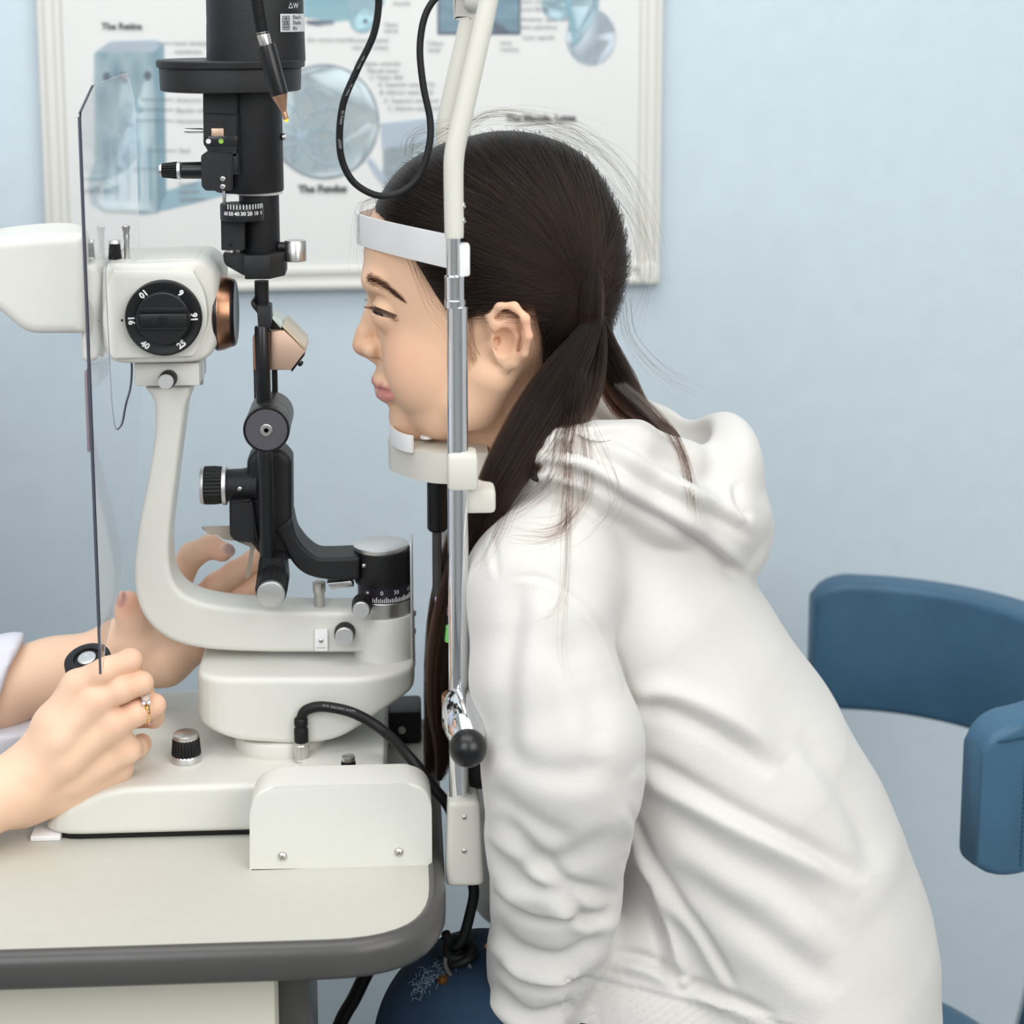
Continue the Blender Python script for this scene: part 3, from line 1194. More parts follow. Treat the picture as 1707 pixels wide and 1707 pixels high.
part('cap', vcyl(B(), 635, dY, [(913, 45.2), (909, 46.4), (906.5, 46), (905.5, 44.5)], 64), M_SILVER, slit_arm)
screw(slit_arm, P(607, 943, sY), (0, -1, 0), .0016)
part('stop_pin', vcyl(B(), 533, -.004, [(1030, 9), (988, 9), (985, 11), (970, 11)], 32), M_STEEL, slit_arm)
bm = B()
prism(bm, [(545, 972), (585, 968), (590, 978), (552, 983)], -.014, .012, .0006)
part('spring_plate', bm, M_STEEL, slit_arm)

# ---- upright column and focusing block
colp = pxz([tuple(q) for q in round_poly([(411, 768), (425, 750), (470, 750), (486, 768), (487, 935), (440, 935), (411, 900)], [6, 10, 10, 6, 3, 6, 6], 4)], -.014)
col = casting('upright', colp, [(min(p[0] for p in colp) - .01, -.014), (max(p[0] for p in colp) + .01, -.014), (max(p[0] for p in colp) + .01, .016), (min(p[0] for p in colp) - .01, .016)], M_BLACK, lamp, .005, .001)
bm = B()
prism(bm, round_poly([(382, 835), (420, 832), (430, 905), (392, 902), (383, 893)], [3, 3, 3, 10, 6]), -.020, .034, .002)
part('focus_block', bm, M_BLACK, col)
bm = B()
xcyl(bm, 809, -.003, [(378, 26), (380, 27), (404, 27.5), (418, 31), (430, 33)], 48)
stub = part('knob_stub', bm, M_BLACK, col)
screw(stub, P(400, 815, -.014), (0, -1, 0), .0019)
bm = B()
xcyl(bm, 809, -.003, [(340, 31), (342, 32), (358, 32.2), (370, 31), (372, 30)], 84, flute=28, fdepth=.0006)
fk = part('focus_knob', bm, M_RUBBER, col)
bm = B()
xcyl(bm, 809, -.003, [(335, 30), (336, 31), (341, 32), (341.5, 30)], 64)
part('ring', bm, M_SILVER, fk)
bm = B()
xcyl(bm, 809, -.003, [(371, 31), (372, 33), (378, 33), (379, 31)], 64)
part('ring', bm, M_SILVER, fk)
bm = B()
prism(bm, round_poly([(335, 879), (384, 878), (392, 902), (372, 899), (362, 891), (352, 892), (345, 888)], 2), -.008, .0025, .0005)
part('pointer_plate', bm, M_TAN, col)
bm = B()
prism(bm, round_poly([(392, 900), (424, 903), (428, 908), (436, 908), (436, 914), (424, 915), (417, 960), (411, 966), (409, 962), (417, 912)], 1.5), -.012, .0025, .0005)
part('pointer_plate', bm, M_TAN, col)

# front rod with the tilting hinge at its foot
part('front_rod', vcyl(B(), 446, -.028, [(938, 11), (936, 12.5), (758, 12.5), (750, 11)], 40), M_BLACKG, col)
bm = B()
prism(bm, round_poly([(432, 931), (474, 931), (479, 985), (470, 1005), (434, 1005), (425, 985)], [3, 3, 4, 10, 10, 4]), -.034, .03, .002)
hinge = part('tilt_hinge', bm, M_BLACK, lamp)
screw(hinge, P(451, 948, -.034), (0, -1, 0), .0018, M_BLACKG)
face_knob(451.5, 992, -.056, 23.5, .024, hinge, 'tilt_knob', tilt=(0, 1, .14))

# joint knob between the rods
bm = B()
ycyl(bm, 444, 717, -.052, [(34.5, .0004), (37.5, 0), (38.6, .0010), (38.6, .010), (37.2, .0102), (37.2, .0115), (38.2, .0118), (38.2, .024), (37, .0242), (37, .0252), (38, .0256), (38, .052), (36, .053)], 96, flute=0)
joint = part('slit_width_drum', bm, mat('grey_black_anodised', '#2b2a2b', .33, .3, bump=.2, bscale=1500))
bm = B()
ycyl(bm, 444, 717, -.0526, [(34, 0), (35, .0003), (35, .002)], 64)
part('face_plate', bm, M_GREY, joint)
bm = B()
p = P(444, 717, -.0526)
lathe(bm, p, (0, -1, 0), [(0, 0), (.0041, 0), (.0041, .0005), (.0036, .0009), (.0016, .0009), (.0013, -.0006), (0, -.0006)], 32)
part('hex_screw', bm, M_STEEL, joint)
ring_o = B()
ycyl(ring_o, 444, 717, -.0527, [(35.2, .0016), (35.6, 0), (38.2, 0), (38.9, .0008), (38.9, .004), (36, .005)], 96)
bmesh.ops.delete(ring_o, geom=[v for v in ring_o.verts if len(v.link_faces) > 20], context='VERTS')
part('rim', ring_o, M_BLACKG, joint)

# ---- upper rods, mirror and copper housing
rods = part('upper_rod', vcyl(B(), 440, -.026, [(692, 11.5), (690, 12.5), (546, 12.5), (543, 11)], 40), M_BLACKG)
part('upper_rod', vcyl(B(), 437, -.014, [(512, 11.8), (468, 11.8)], 40), M_BLACKG)
for x in (429, 459):
    part('rear_rod', vcyl(B(), x, .004, [(680, 5), (600, 5)], 24), M_BLACKG)
bm = B()
prism(bm, round_poly([(428, 510), (451, 510), (452, 542), (450, 549), (434, 549), (430, 542)], 2), -.030, .016, .0008)
part('flat_link', bm, M_BLACK)
bm = B()
prism(bm, [(418, 504), (421, 501), (431, 513), (430, 524), (419, 510)], -.024, .02, .0005)
part('fin', bm, M_BLACK)
mY = -.021
bm = B()
prism(bm, [(451, 551), (474, 551), (510, 585), (485, 617), (451, 617)], mY, .042, .0008)
mirror = part('mirror_housing', bm, M_COPPERL)
bm = B()
prism(bm, [(421, 563), (432, 551), (453, 551), (453, 617), (422, 617)], mY + .006, .034, .0008)
part('side_plate', bm, mat('copper_paint', '#a77a5c', .5), mirror)
bm = B()
prism(bm, [(470, 545), (474, 543.5), (509, 579), (507, 583)], mY - .001, .044, .0004)
part('mirror_glass', bm, mat('pale_mirror_edge', '#c9b9a2', .25, .3), mirror)
bm = B()
prism(bm, [(451, 533), (455, 531), (472, 548), (464, 551), (451, 551)], mY + .004, .03, .0004)
part('wedge', bm, M_BLACKG, mirror)
bm = B()
prism(bm, [(452.5, 531), (454, 529.5), (470, 545), (468, 548)], mY + .002, .036, .0002)
part('mirror_glass', bm, mat('mirror_green_glass', '#cfdcd0', .1, .5), mirror)
bm = B()
prism(bm, [(485, 618), (507, 590), (508, 592), (487, 620)], mY + .003, .036, .0003)
strip = part('backing_strip', bm, M_BLACKG, mirror)
screw(strip, P(501, 606, mY + .012), (.75, -.3, -.6), .0022, M_BLACKG)

# ---- illumination tower
tY = 0.0
tower = part('illumination_tower', vcyl(B(), 434, tY, [(428, 32.5), (426, 33.2), (322, 33.2)], 64), M_BLACK)
part('washer', vcyl(B(), 432, tY, [(323, 38), (321, 39), (317.5, 39)], 64), M_WHITEP, tower)
body = part('tower_body', vcyl(B(), 416, tY, [(318, 55.5), (315.5, 57), (152, 57)], 72), M_BLACK)
bm = B()
prism(bm, round_poly([(338, 150), (396.5, 150), (396.5, 262), (346, 262), (346, 250), (339, 240)], [0, 1, 0, 2, 3, 3]), -.0262, .050, .0008)
prism(bm, round_poly([(335, 259), (346, 253), (388, 253), (388, 318), (343, 318), (336, 311)], [3, 3, 1, 2, 4, 4]), -.0268, .050, .0012)
pbox(bm, 387, 255, 398, 291, -.0262, .05, .0006)
shell = part('side_housing', bm, M_BLACK, body)
bm = B()
pbox(bm, 352, 214, 373, 229, -.0268, .012, .0004)
part('lever_slot', bm, M_COPPERL, body)
bm = B()
p0, p1 = P(306, 218, -.022), P(356, 218.5, -.022)
lathe(bm, p0, (1, 0, 0), [(0, 0), (.0014, .0006), (.0017, .002), (.0017, .0125), (.0012, .0128), (.0012, .0140), (.0021, .0142), (.0021, .0195), (0, .0195)], 24)
part('filter_lever', bm, M_CHROME, body)
bm = B()
pbox(bm, 346, 227, 396, 243, -.0272, .004, .0004)
band = part('filter_window', bm, mat('black_gloss', '#222226', .25), body)
for x, m_, n_ in ((347.5, M_WPRINT, 'white_dot'), (368.5, M_GREEN, 'green_dot')):
    bm = B()
    cyl(bm, P(x, 235.5, -.0271), (0, -1, 0), .00165, .0004, 0, 24)
    part(n_, bm, m_, band, label='%s on the filter band' % n_.replace('_', ' '))
# panel seams
bm = B()
for a, b in (((344, 189), (397, 191.5)), ((397, 191.5), (399, 290)), ((399, 290), (386, 290)), ((386, 290), (386, 317))):
    p, q = P(a[0], a[1], -.0266), P(b[0], b[1], -.0266)
    tube(bm, [p, q], .00035, 6, 0)
part('seam', bm, M_BLACKG, body)
for y in (298, 311):
    screw(body, P(371.5, y, -.0264), (0, -1, 0), .0020)
bm = B()
cyl(bm, P(374, 341, -.018), (0, 0, 1), .0012, P(374, 316, -.018).z - P(374, 341, -.018).z + .003, .0002, 16)
part('pin', bm, M_STEEL, body)
bm = B()
cyl(bm, P(470, 228, -.004), (1, 0, 0), .0024, .0028, .0005, 20)
part('side_screw', bm, M_STEEL, body)
bm = B()
xcyl(bm, 284, -.012, [(303, 13), (304, 14), (334, 14.5), (337, 14.5)], 40)
sk = part('slit_length_knob', bm, M_BLACKG, body)
bm = B()
xcyl(bm, 284, -.012, [(270, 10.5), (271, 12), (295, 14.6), (296, 14)], 60, flute=20, fdepth=.0006)
part('grip', bm, M_RUBBER, sk)
bm = B()
xcyl(bm, 284, -.012, [(265, 8), (266, 10), (269, 11), (270, 11)], 40)
part('cap', bm, M_STEEL, sk)
bm = B()
xcyl(bm, 284, -.012, [(295.5, 14), (296, 15.2), (301, 15.2), (302, 14)], 40)
part('ring', bm, M_SILVER, sk)
part('flange', vcyl(B(), 385, tY, [(151, 112), (149, 116), (113, 117.5), (112, 117)], 96), M_BLACK, body)
part('flange_plate', vcyl(B(), 385, tY, [(111.5, 121), (110, 122.5), (101, 123), (99, 121)], 96), M_BLACK, body)
house = part('lamp_housing', vcyl(B(), 427, tY, [(101, 82), (44, 81), (36, 80.5), (-60, 80.5), (-70, 76)], 96), M_BLACK)
rr = 81.2 * mpp(P(427, 40, 0))
pc = P(427, 40, 0)
# warning sticker wraps the housing
bm = B()
N = 14
a0, a1 = R(33), R(82)
z0_, z1_ = P(490, 53, -.02).z, P(490, 23, -.02).z
va = [[bm.verts.new((pc.x + (rr + .0003) * math.sin(a), -(rr + .0003) * math.cos(a), z)) for z in (z0_, z1_)] for a in np.linspace(a0, a1, N)]
for i in range(N - 1):
    bm.faces.new((va[i][0], va[i + 1][0], va[i + 1][1], va[i][1]))
stick = part('warning_label', bm, mat('label_paper', '#d5d7da', .5), house, 0)


def on_house(deg, z, lift=.0006):
    a = R(deg)
    return V((pc.x + (rr + lift) * math.sin(a), -(rr + lift) * math.cos(a), z)), V((math.cos(a), math.sin(a), 0))


dz = z1_ - z0_
for i, s in enumerate(("Don't touch", "During use", "It's hot")):
    p, ax = on_house(51, z1_ - dz * (.2 + .3 * i))
    text('lettering', s[:5], p, .0034, M_PRINTD, stick, ax=ax, up=(0, 0, 1), align='LEFT', bold=.0001)
p, ax = on_house(52, z1_ + .0052)
text('lettering', '\u25b3W', p, .0050, M_WPRINT, house, ax=ax, up=(0, 0, 1))
bm = B()
for i in range(6):
    for j in range(2):
        pass
    t = i / 5
    zz = z0_ + dz * (.12 + .76 * t)
    tube(bm, [on_house(35.5, zz)[0], on_house(40, zz)[0], on_house(45.5, zz)[0]], .00016, 4, 0)
    d = 35.5 + 10 * t
    tube(bm, [on_house(d, z0_ + dz * .12)[0], on_house(d, z0_ + dz * .88)[0]], .00016, 4, 0)
tube(bm, [on_house(37, z0_ + dz * .25)[0], on_house(40.5, z0_ + dz * .8)[0], on_house(44, z0_ + dz * .25)[0], on_house(37, z0_ + dz * .25)[0]], .00028, 5, 0)
part('pictogram', bm, M_PRINTD, stick, 0)

# scale drum half way up
sdY = -.020
bm = B()
vcyl(bm, 404, sdY, [(366, 36), (364, 36.5), (341, 36.5), (339, 35.5)], 72)
sdrum = part('slit_scale', bm, mat('scale_black', '#17171b', .4))
rs = 36.9 * mpp(P(404, 352, sdY))
sc_ = P(404, 352, sdY)
bm = B()
zA, zB = P(404, 341.5, sdY - .015).z, P(404, 349.5, sdY - .015).z
for k in range(13):
    a = R(-34 + k * 8.4)
    n = V((math.sin(a), -math.cos(a), 0))
    box(bm, V((sc_.x, sc_.y, (zA + zB) / 2)) + n * rs, (.0005, .0004, zA - zB), rot=Matrix.Rotation(a, 3, 'Z'))
part('scale_mark', bm, M_WPRINT, sdrum, 0)
for s, d in (('0', 60), ('10', 42), ('20', 24), ('30', 7), ('40', -9), ('50', -25), ('60', -41)):
    a = R(d)
    n = V((math.sin(a), -math.cos(a), 0))
    text('numeral', s, V((sc_.x, sc_.y, P(404, 357, sdY - .015).z)) + n * (rs + .0002), .0036, M_WPRINT, sdrum, ax=(math.cos(a), math.sin(a), 0), up=(0, 0, 1), bold=.00008)
bm = B()
prism(bm, round_poly([(368, 364), (418, 364), (418, 369), (408, 371), (408, 417), (369, 417)], 1.5), -.022, .02, .001)
part('scale_block', bm, M_BLACK, sdrum)
bm = B()
prism(bm, [(376, 366), (417, 366), (417, 370), (376, 370)], -.030, .01, .0005)
part('index_plate', bm, M_BLACK, sdrum)
screw(sdrum, P(385, 407, -.022), (0, -1, 0), .0013, M_BLACKG)
bm = B()
cyl(bm, P(384, 425, -.012), (0, 0, 1), .0035, .004, .0003, 20)
part('spacer', bm, M_STEEL, sdrum)
# lower clamp and silver knob
bm = B()
prism(bm, round_poly([(371, 421), (416, 424), (416, 462), (404, 458), (374, 441)], [5, 1, 1, 2, 5]), -.016, .034, .0012)
clamp = part('clamp', bm, M_BLACK)
pcx = P(444, 443, 0)
zt1, zb2 = P(444, 423, -.02).z, P(444, 465, -.026).z
r_ = .0135
pts = [(pcx.x - .0125, -.0275), (pcx.x + .0045, -.0275), (pcx.x + .0135, -.012), (pcx.x + .0135, .014), (pcx.x - .0125, .02)]
bm = B()
zprism(bm, pts, zb2, zt1, .0008)
part('clamp_block', bm, M_BLACK, clamp)
bm = B()
vcyl(bm, 493, -.006, [(435, 17), (434, 18), (402, 18), (400.5, 17)], 48)
ck = part('clamp_knob', bm, M_STEEL, clamp)
bm = B()
xcyl(bm, 412, -.004, [(464, 9), (480, 9)], 24)
part('shaft', bm, M_BLACKG, ck)

# ---- microscope body
mbY = -.036
mx = pxz([(166, 447), (185, 440), (228, 440), (335, 436), (356, 456), (361, 470), (361, 575), (350, 597), (335, 606), (190, 607), (168, 592), (163, 560), (163, 480)], mbY)
mx = round_poly(mx, [.006, .01, .003, .006, .006, .006, .008, .008, .008, .008, .008, .01, .01], 5)
bx_ = [p[0] for p in mx]
mplan = round_poly([(min(bx_) - .004, mbY + .012), (min(bx_) + .012, mbY), (max(bx_) - .022, mbY), (max(bx_) + .004, mbY + .016), (max(bx_) + .004, .05), (min(bx_) - .004, .05)], [.008, .012, .014, .012, .01, .01], 5)
scope = casting('microscope_body', mx, mplan, M_CREAM, lamp, .004, .0013)
# flat bevelled front plate with curved ends
bm = B()
fp = [tuple(q) for q in spline([(188, 452), (176, 490), (170, 532), (178, 575), (190, 599)], 6)] + [tuple(q) for q in spline([(322, 594), (338, 560), (345, 530), (340, 490), (322, 453)], 6)]
prism(bm, fp, mbY - .003, .012, .0012)
front = part('front_plate', bm, M_CREAM, scope)
bm = B()
prism(bm, round_poly([(226, 434), (320, 431), (336, 434), (336, 446), (226, 446)], 1.5), mbY + .012, .05, .001)
part('top_plate', bm, M_CREAM, scope)
bm = B()
prism(bm, [(264, 443), (276, 438.5), (290, 443)], mbY + .010, .006, .0004)
part('arrow_mark', bm, mat('brown_enamel', '#6f6158', .5), scope)
bm = B()
ycyl(bm, 203.5, 534, mbY - .0032, [(2, 0), (2, .001)], 16)
part('index_dot', bm, M_RUBBER, scope)
dc = (271.5, 531.5)
dYf = mbY - .0105
bm = B()
ycyl(bm, dc[0], dc[1], dYf, [(55, .0006), (58, .0002), (61.5, .0002), (63.5, .0014), (63.5, .012)], 96)
dial = part('magnification_dial', bm, M_DIAL, scope)
bm = B()
ycyl(bm, dc[0], dc[1], dYf - .006, [(42, 0), (44, .0006), (45, .002), (45, .007)], 72)
grip = part('grip', bm, M_DIAL, dial)
# two scooped sides leave a bar: dark grooves above and below it
bm = B()
for y0, y1 in ((513, 522), (546, 552)):
    pbox(bm, 231, y0, 313, y1, dYf - .0063, .001, .0004)
part('groove', bm, M_RUBBER, grip)
bm = B()
pbox(bm, 231, 523.5, 312, 545, dYf - .0080, .006, .0010)
bar = part('grip_bar', bm, M_DIAL, grip)
bm = B()
p = P(270.5, 534.5, dYf - .0080)
lathe(bm, p, (0, -1, 0), [(.0036, .0), (.0036, .0003), (.0026, .0004), (.0024, -.001), (.0012, -.001), (.0010, .0002), (0, .0002)], 32)
part('centre_screw', bm, M_RUBBER, bar)
for s, deg in (('10', 128), ('6', 55), ('16', 3), ('25', -54), ('40', -124), ('16', 183)):
    t = R(deg)
    p = P(dc[0] + 53 * math.cos(t), dc[1] - 53 * math.sin(t), dYf - .0002)
    up_ = V((-math.cos(t), 0, -math.sin(t)))
    ax_ = V((-up_.z * -1, 0, up_.x * -1))
    text('numeral', s, p, .0058, M_WPRINT, dial, ax=(up_.z, 0, -up_.x), up=up_, bold=.00025)
# objective
bm = B()
xcyl(bm, 521, 0, [(358, 61), (364, 63), (372, 63), (390, 56), (392, 53), (391, 46), (386, 44)], 96)
objv = part('objective_ring', bm, M_COPPER, scope)
bm = B()
xcyl(bm, 521, 0, [(361, 63.6), (366.5, 63.8)], 96)
part('black_band', bm, M_BLACKG, objv)
bm = B()
xcyl(bm, 521, 0, [(388, 57.2), (392.5, 54.8), (394, 52), (392, 47)], 96)
part('black_rim', bm, M_BLACKG, objv)
# knobs standing on the body


def top_knob(px, y0, y1, w0, w1, Y, parent, name='filter_knob'):
    bm = B()
    vcyl(bm, px, Y, [(y1 - 3, w1), (y1 - 3.5, w1), (y0 + 6, w0), (y0 + 5.5, w0 - .5)], 60, flute=20, fdepth=.0005)
    k = part(name, bm, M_RUBBER, parent)
    part('cap', vcyl(B(), px, Y, [(y0 + 6, w0 + .3), (y0 + 2, w0 + .3), (y0, w0 - 1)], 40), M_SILVER, k)
    part('ring', vcyl(B(), px, Y, [(y1, w1), (y1 - 1, w1 + .8), (y1 - 4, w1 + .6)], 40), M_SILVER, k)
    part('stem', vcyl(B(), px, Y, [(y1 + 14, 2.6), (y1, 2.6)], 16), M_STEEL, k)
    return k


top_knob(191, 400, 436, 10, 12.2, -.010, scope)
part('filter_pin', vcyl(B(), 212.5, -.012, [(446, 4.6), (400, 4.6), (399, 5.4), (392, 5.4), (388, 4.8), (380, 7), (377, 7), (376, 6)], 32), M_STEEL, scope)
# bracket under the body
bm = B()
pbox(bm, 223, 606, 333, 643, -.022, .044, .0012)
cr = part('cradle', bm, M_CREAM, lamp)
face_knob(276, 637, -.040, 13, .018, cr)
bm = B()
xcyl(bm, 622, 0, [(332, 18), (333, 19.5), (337, 20), (339, 18)], 40)
part('side_disc', bm, M_STEEL, cr)
# collar and waist towards the eyepieces
bm = B()
xcyl(bm, 536, 0, [(156, 60), (158, 55), (164, 55), (168, 60)], 64)
part('copper_waist', bm, M_COPPER, scope)
hx = pxz([(134, 446), (148, 440), (160, 446), (164, 470), (160, 530), (164, 575), (160, 600), (146, 606), (134, 600)], mbY + .004)
hx = round_poly(hx, [.003, .006, .004, .01, .02, .01, .004, .005, .003], 4)
hb = [p[0] for p in hx]
collar = casting('collar_housing', hx, round_poly([(min(hb) - .003, mbY + .004), (max(hb) + .003, mbY + .004), (max(hb) + .003, .046), (min(hb) - .003, .046)], .008), M_CREAM, lamp, .003, .0013)
top_knob(150, 399, 432, 5, 6.2, -.012, collar, 'release_knob')
# binocular prism housing
nx = pxz([(-110, 412), (0, 396), (60, 391), (142, 389), (142, 553), (138, 558), (42, 558), (0, 522), (-110, 440)], -.04)
nx = round_poly(nx, [.01, .02, .02, .004, .004, .003, .008, .004, .01], 5)
nb = [p[0] for p in nx]
bino = casting('binocular_housing', nx, round_poly([(min(nb) - .003, -.04), (max(nb) + .003, -.04), (max(nb) - .012, .034), (min(nb) - .003, .034)], [.014, .006, .03, .014]), M_CREAM, lamp, .007, .0016)
for Y in (-.033, .033):
    bm = B()
    p = P(-112, 405, -.04)
    lathe(bm, (p.x + .012, Y, p.z + .004), (-1, 0, .12), [(0, -.012), (.013, -.012), (.013, .012), (.016, .014), (.016, .03), (.021, .034), (.0195, .048), (.013, .05), (.013, .04), (0, .04)], 48)
    part('eyepiece', bm, M_RUBBER, bino)
bm = B()
xcyl(bm, 409, -.026, [(-6, 6), (3, 6), (4.5, 4)], 24)
part('eyepiece_lock', bm, M_RUBBER, bino)

# ---- joystick on the dome
jb = V((P(145, 1100, -.03).x, -.012, zb1 + .008))
jt = P(146, 1101, -.028)
ja = (jt - jb).normalized()
bm = B()
L = (jt - jb).length
lathe(bm, jb, ja, [(0, 0), (.010, 0), (.009, L - .040), (.0125, L - .034), (.0145, L - .028), (.0145, L - .010)], 48)
joy = part('joystick', bm, M_BLACK)
jn = (ja * 1.0 + V((-.12, -.16, 0))).normalized()
bm = B()
lathe(bm, jt - jn * .014, jn, [(0, -.004), (.0150, -.004), (.0160, 0), (.0160, .008), (.0152, .0085), (.0152, .010), (.0165, .0105), (.0160, .0150), (.0125, .0165), (.0095, .0166), (.0090, .0150), (0, .0150)], 72)
cap = part('joystick_cap', bm, M_BLACK, joy)
bm = B()
lathe(bm, jt - jn * .014, jn, [(0, .0145), (.0062, .0145), (.0062, .0168), (.0055, .0172), (.003, .0172), (.0027, .0168), (0, .0168)], 40)
part('button', bm, M_SILVER, joy)

# ---- clear breath shield between microscope and patient side, hung on the collar
sx = P(149, 640, -.12).x
nz = [P(143, 189, -.12).z, P(156, 1126, -.12).z]
poly = [(-.120, nz[0]), (-.070, P(176, 140, -.05).z), (.075, P(190, 128, 0).z), (.105, P(190, 170, .1).z), (.105, P(160, 600, .1).z), (.02, P(180, 900, 0).z), (-.105, nz[1] + .014), (-.1195, nz[1])]
slot = [(-.052, P(150, 430, -.03).z), (-.052, P(150, 612, -.03).z)]
g = Field((sx - .006, -.13, nz[1] - .01), (sx + .006, .115, P(190, 120, 0).z + .01), .0015)
th = .0012
bm = B()
zs_t, zs_b = P(150, 436, -.03).z, P(172, 725, -.03).z
outer = round_poly(poly, [.004, .01, .01, .01, .03, .05, .004, .001], 5)
inner_s = [(-.050, zs_t), (.052, zs_t), (.052, P(150, 640, .05).z), (.016, zs_b + .01), (.0, zs_b), (-.030, zs_b + .002), (-.042, zs_b + .02)]
inner_s = round_poly(inner_s, [.012, .012, .02, .01, .01, .01, .02], 5)
vo = [bm.verts.new((sx, y, z)) for y, z in outer]
vi = [bm.verts.new((sx, y, z)) for y, z in inner_s]
eo = [bm.edges.new((vo[i - 1], vo[i])) for i in range(len(vo))]
ei = [bm.edges.new((vi[i - 1], vi[i])) for i in range(len(vi))]
bmesh.ops.triangle_fill(bm, use_beauty=True, edges=eo + ei)
bmesh.ops.solidify(bm, geom=bm.faces[:], thickness=th)
shield = part('breath_shield', bm, M_ACRYL, lamp, 0)
bm = B()
k0 = [i for i, (y, z) in enumerate(outer) if y < -.10]
lo_ = [(sx, y, z) for y, z in outer]
ribbon(bm, [(sx, -.1203, nz[0] - .002), (sx, -.1203, (nz[0] + nz[1]) / 2), (sx, -.1203, nz[1] + .001)], .0016, .0010, upv=(1, 0, 0))
tube(bm, [(sx, -.120, nz[0]), (sx, -.070, P(176, 140, -.05).z)], .0005, 5, 0)
part('polished_edge', bm, M_ACRYL_EDGE, shield)
bm = B()
tube(bm, [(sx, y, z) for y, z in inner_s] + [(sx, inner_s[0][0], inner_s[0][1])], .0005, 6, 0)
part('slot_edge', bm, mat('clear_slot_edge', '#b4b7c2', .2, trans=.7, ior=1.2), shield)
bm = B()
box(bm, (sx - .002, -.115, P(145, 680, -.11).z), (.0016, .012, .052), .0004)
part('label_strip', bm, mat('clear_strip', '#b9a9b5', .3, trans=.6), shield)

# ================================================================== chin rest frame clamped to the end of the table
rest = thing('chin_rest_frame', 'chrome and cream chin rest frame with white forehead band, clamped to the table end', 'chin rest')
pY = -.130
for s_, nm in ((-1, 'near'), (1, 'far')):
    Yp = pY if s_ < 0 else .135

    def vc(prof, cxs, m, name, parent, seg=48):
        """vertical tube whose measures come from the near post; the far post repeats them"""
        bm = B()
        vcyl(bm, cxs, pY, prof, seg)
        if s_ > 0:
            bmesh.ops.translate(bm, verts=bm.verts, vec=(0, Yp - pY, 0))
        return obj(name, bm, m, parent)

    post = vc([(1345, 17.2), (1250, 17.2), (1168, 17.2), (512, 17.2), (510, 16.8)], 766, M_CHROME, 'post', rest)
    vc([(515, 12.0), (390, 12.0)], 757, M_CHROME, 'inner_tube', post)
    vc([(512, 17.4), (500, 17.6), (499, 16.8), (468, 16.8), (460, 17.4), (458, 15)], 758.5, M_CHROME, 'sleeve', post)
    # foot block
    zt_, zb_ = P(774, 1332, pY - .008).z, P(774, 1478, pY - .012).z
    bm = B()
    c0, c1 = P(774, 1340, pY), P(776, 1470, pY)
    foot_pts = round_poly([(P(747, 1336, pY - .012).x, zt_), (P(800, 1336, pY - .012).x, zt_), (P(808, 1478, pY - .012).x, zb_), (P(743, 1481, pY - .012).x, zb_)], [.004, .004, .004, .003], 5)
    fx = [p[0] for p in foot_pts]
    fb = casting('post_foot', foot_pts, round_poly([(min(fx) - .004, Yp - .013), (max(fx) + .004, Yp - .013), (max(fx) + .004, Yp + .013), (min(fx) - .004, Yp + .013)], .011), M_CREAM2, rest, .003, .0012)
    if s_ < 0:
        for y in (1362, 1418):
            screw(fb, P(774, y, Yp - .013), (0, -1, 0), .0018)
    # copper collar
    bm = B()
    vcyl(bm, 762, pY, [(1212, 24.5), (1210, 25.5), (1160, 25.5), (1157, 24.5)], 64)
    if s_ > 0:
        bmesh.ops.translate(bm, verts=bm.verts, vec=(0, Yp - pY, 0))
    obj('copper_collar', bm, mat('copper_plain', (.50, .29, .19, 1), .34, .85), post)
    # upper cream tube
    topp = [(757, 396, 15.6), (757, 380, 16.2), (756, 300, 16.6), (757, 262, 17), (762, 232, 17), (774, 180, 17), (790, 110, 16.8), (806, 40, 16.4), (815, -2, 16), (822, -40, 16), (830, -110, 16)]
    bm = B()
    pts = []
    for x, y, r_ in topp:
        p = P(x, y, pY)
        pts.append((p.x, Yp, p.z, r_ * mpp(p)))
    tube(bm, pts, 0, 32, 5)
    up = obj('upper_tube', bm, M_CREAM2, rest)
    if s_ < 0:
        for y in (343, 368):
            p = P(771, y, pY)
            screw(up, p, (1, -.25, 0), .0025)
# bridge joining the two upper tubes, and the joint that carries the fixation lamp
pA, pB_ = P(830, -110, pY), P(822, -40, pY)
bm = B()
tube(bm, [(pA.x, pY, pA.z, .006), (pA.x + .004, pY + .03, pA.z + .01, .006), (pA.x + .004, .10, pA.z + .01, .006), (pA.x, .135, pA.z, .006)], 0, 20, 5)
obj('bridge', bm, M_CREAM2, rest)
bm = B()
prism(bm, round_poly([(757, -40), (800, -40), (796, 20), (785, 33), (758, 33)], [2, 2, 4, 4, 2]), -.06, .03, .002)
obj('lamp_joint', bm, M_CREAM2, rest)
bm = B()
tube(bm, [(P(780, 5, -.05).x, -.035, P(780, 5, -.05).z), (P(812, 5, pY).x, pY + .004, P(812, 5, pY).z)], .006, 16, 0)
tube(bm, [(P(780, 5, -.05).x, -.035, P(780, 5, -.05).z), (P(812, 5, pY).x, .13, P(812, 5, pY).z)], .006, 16, 0)
obj('joint_pin', bm, M_CREAM2, rest)

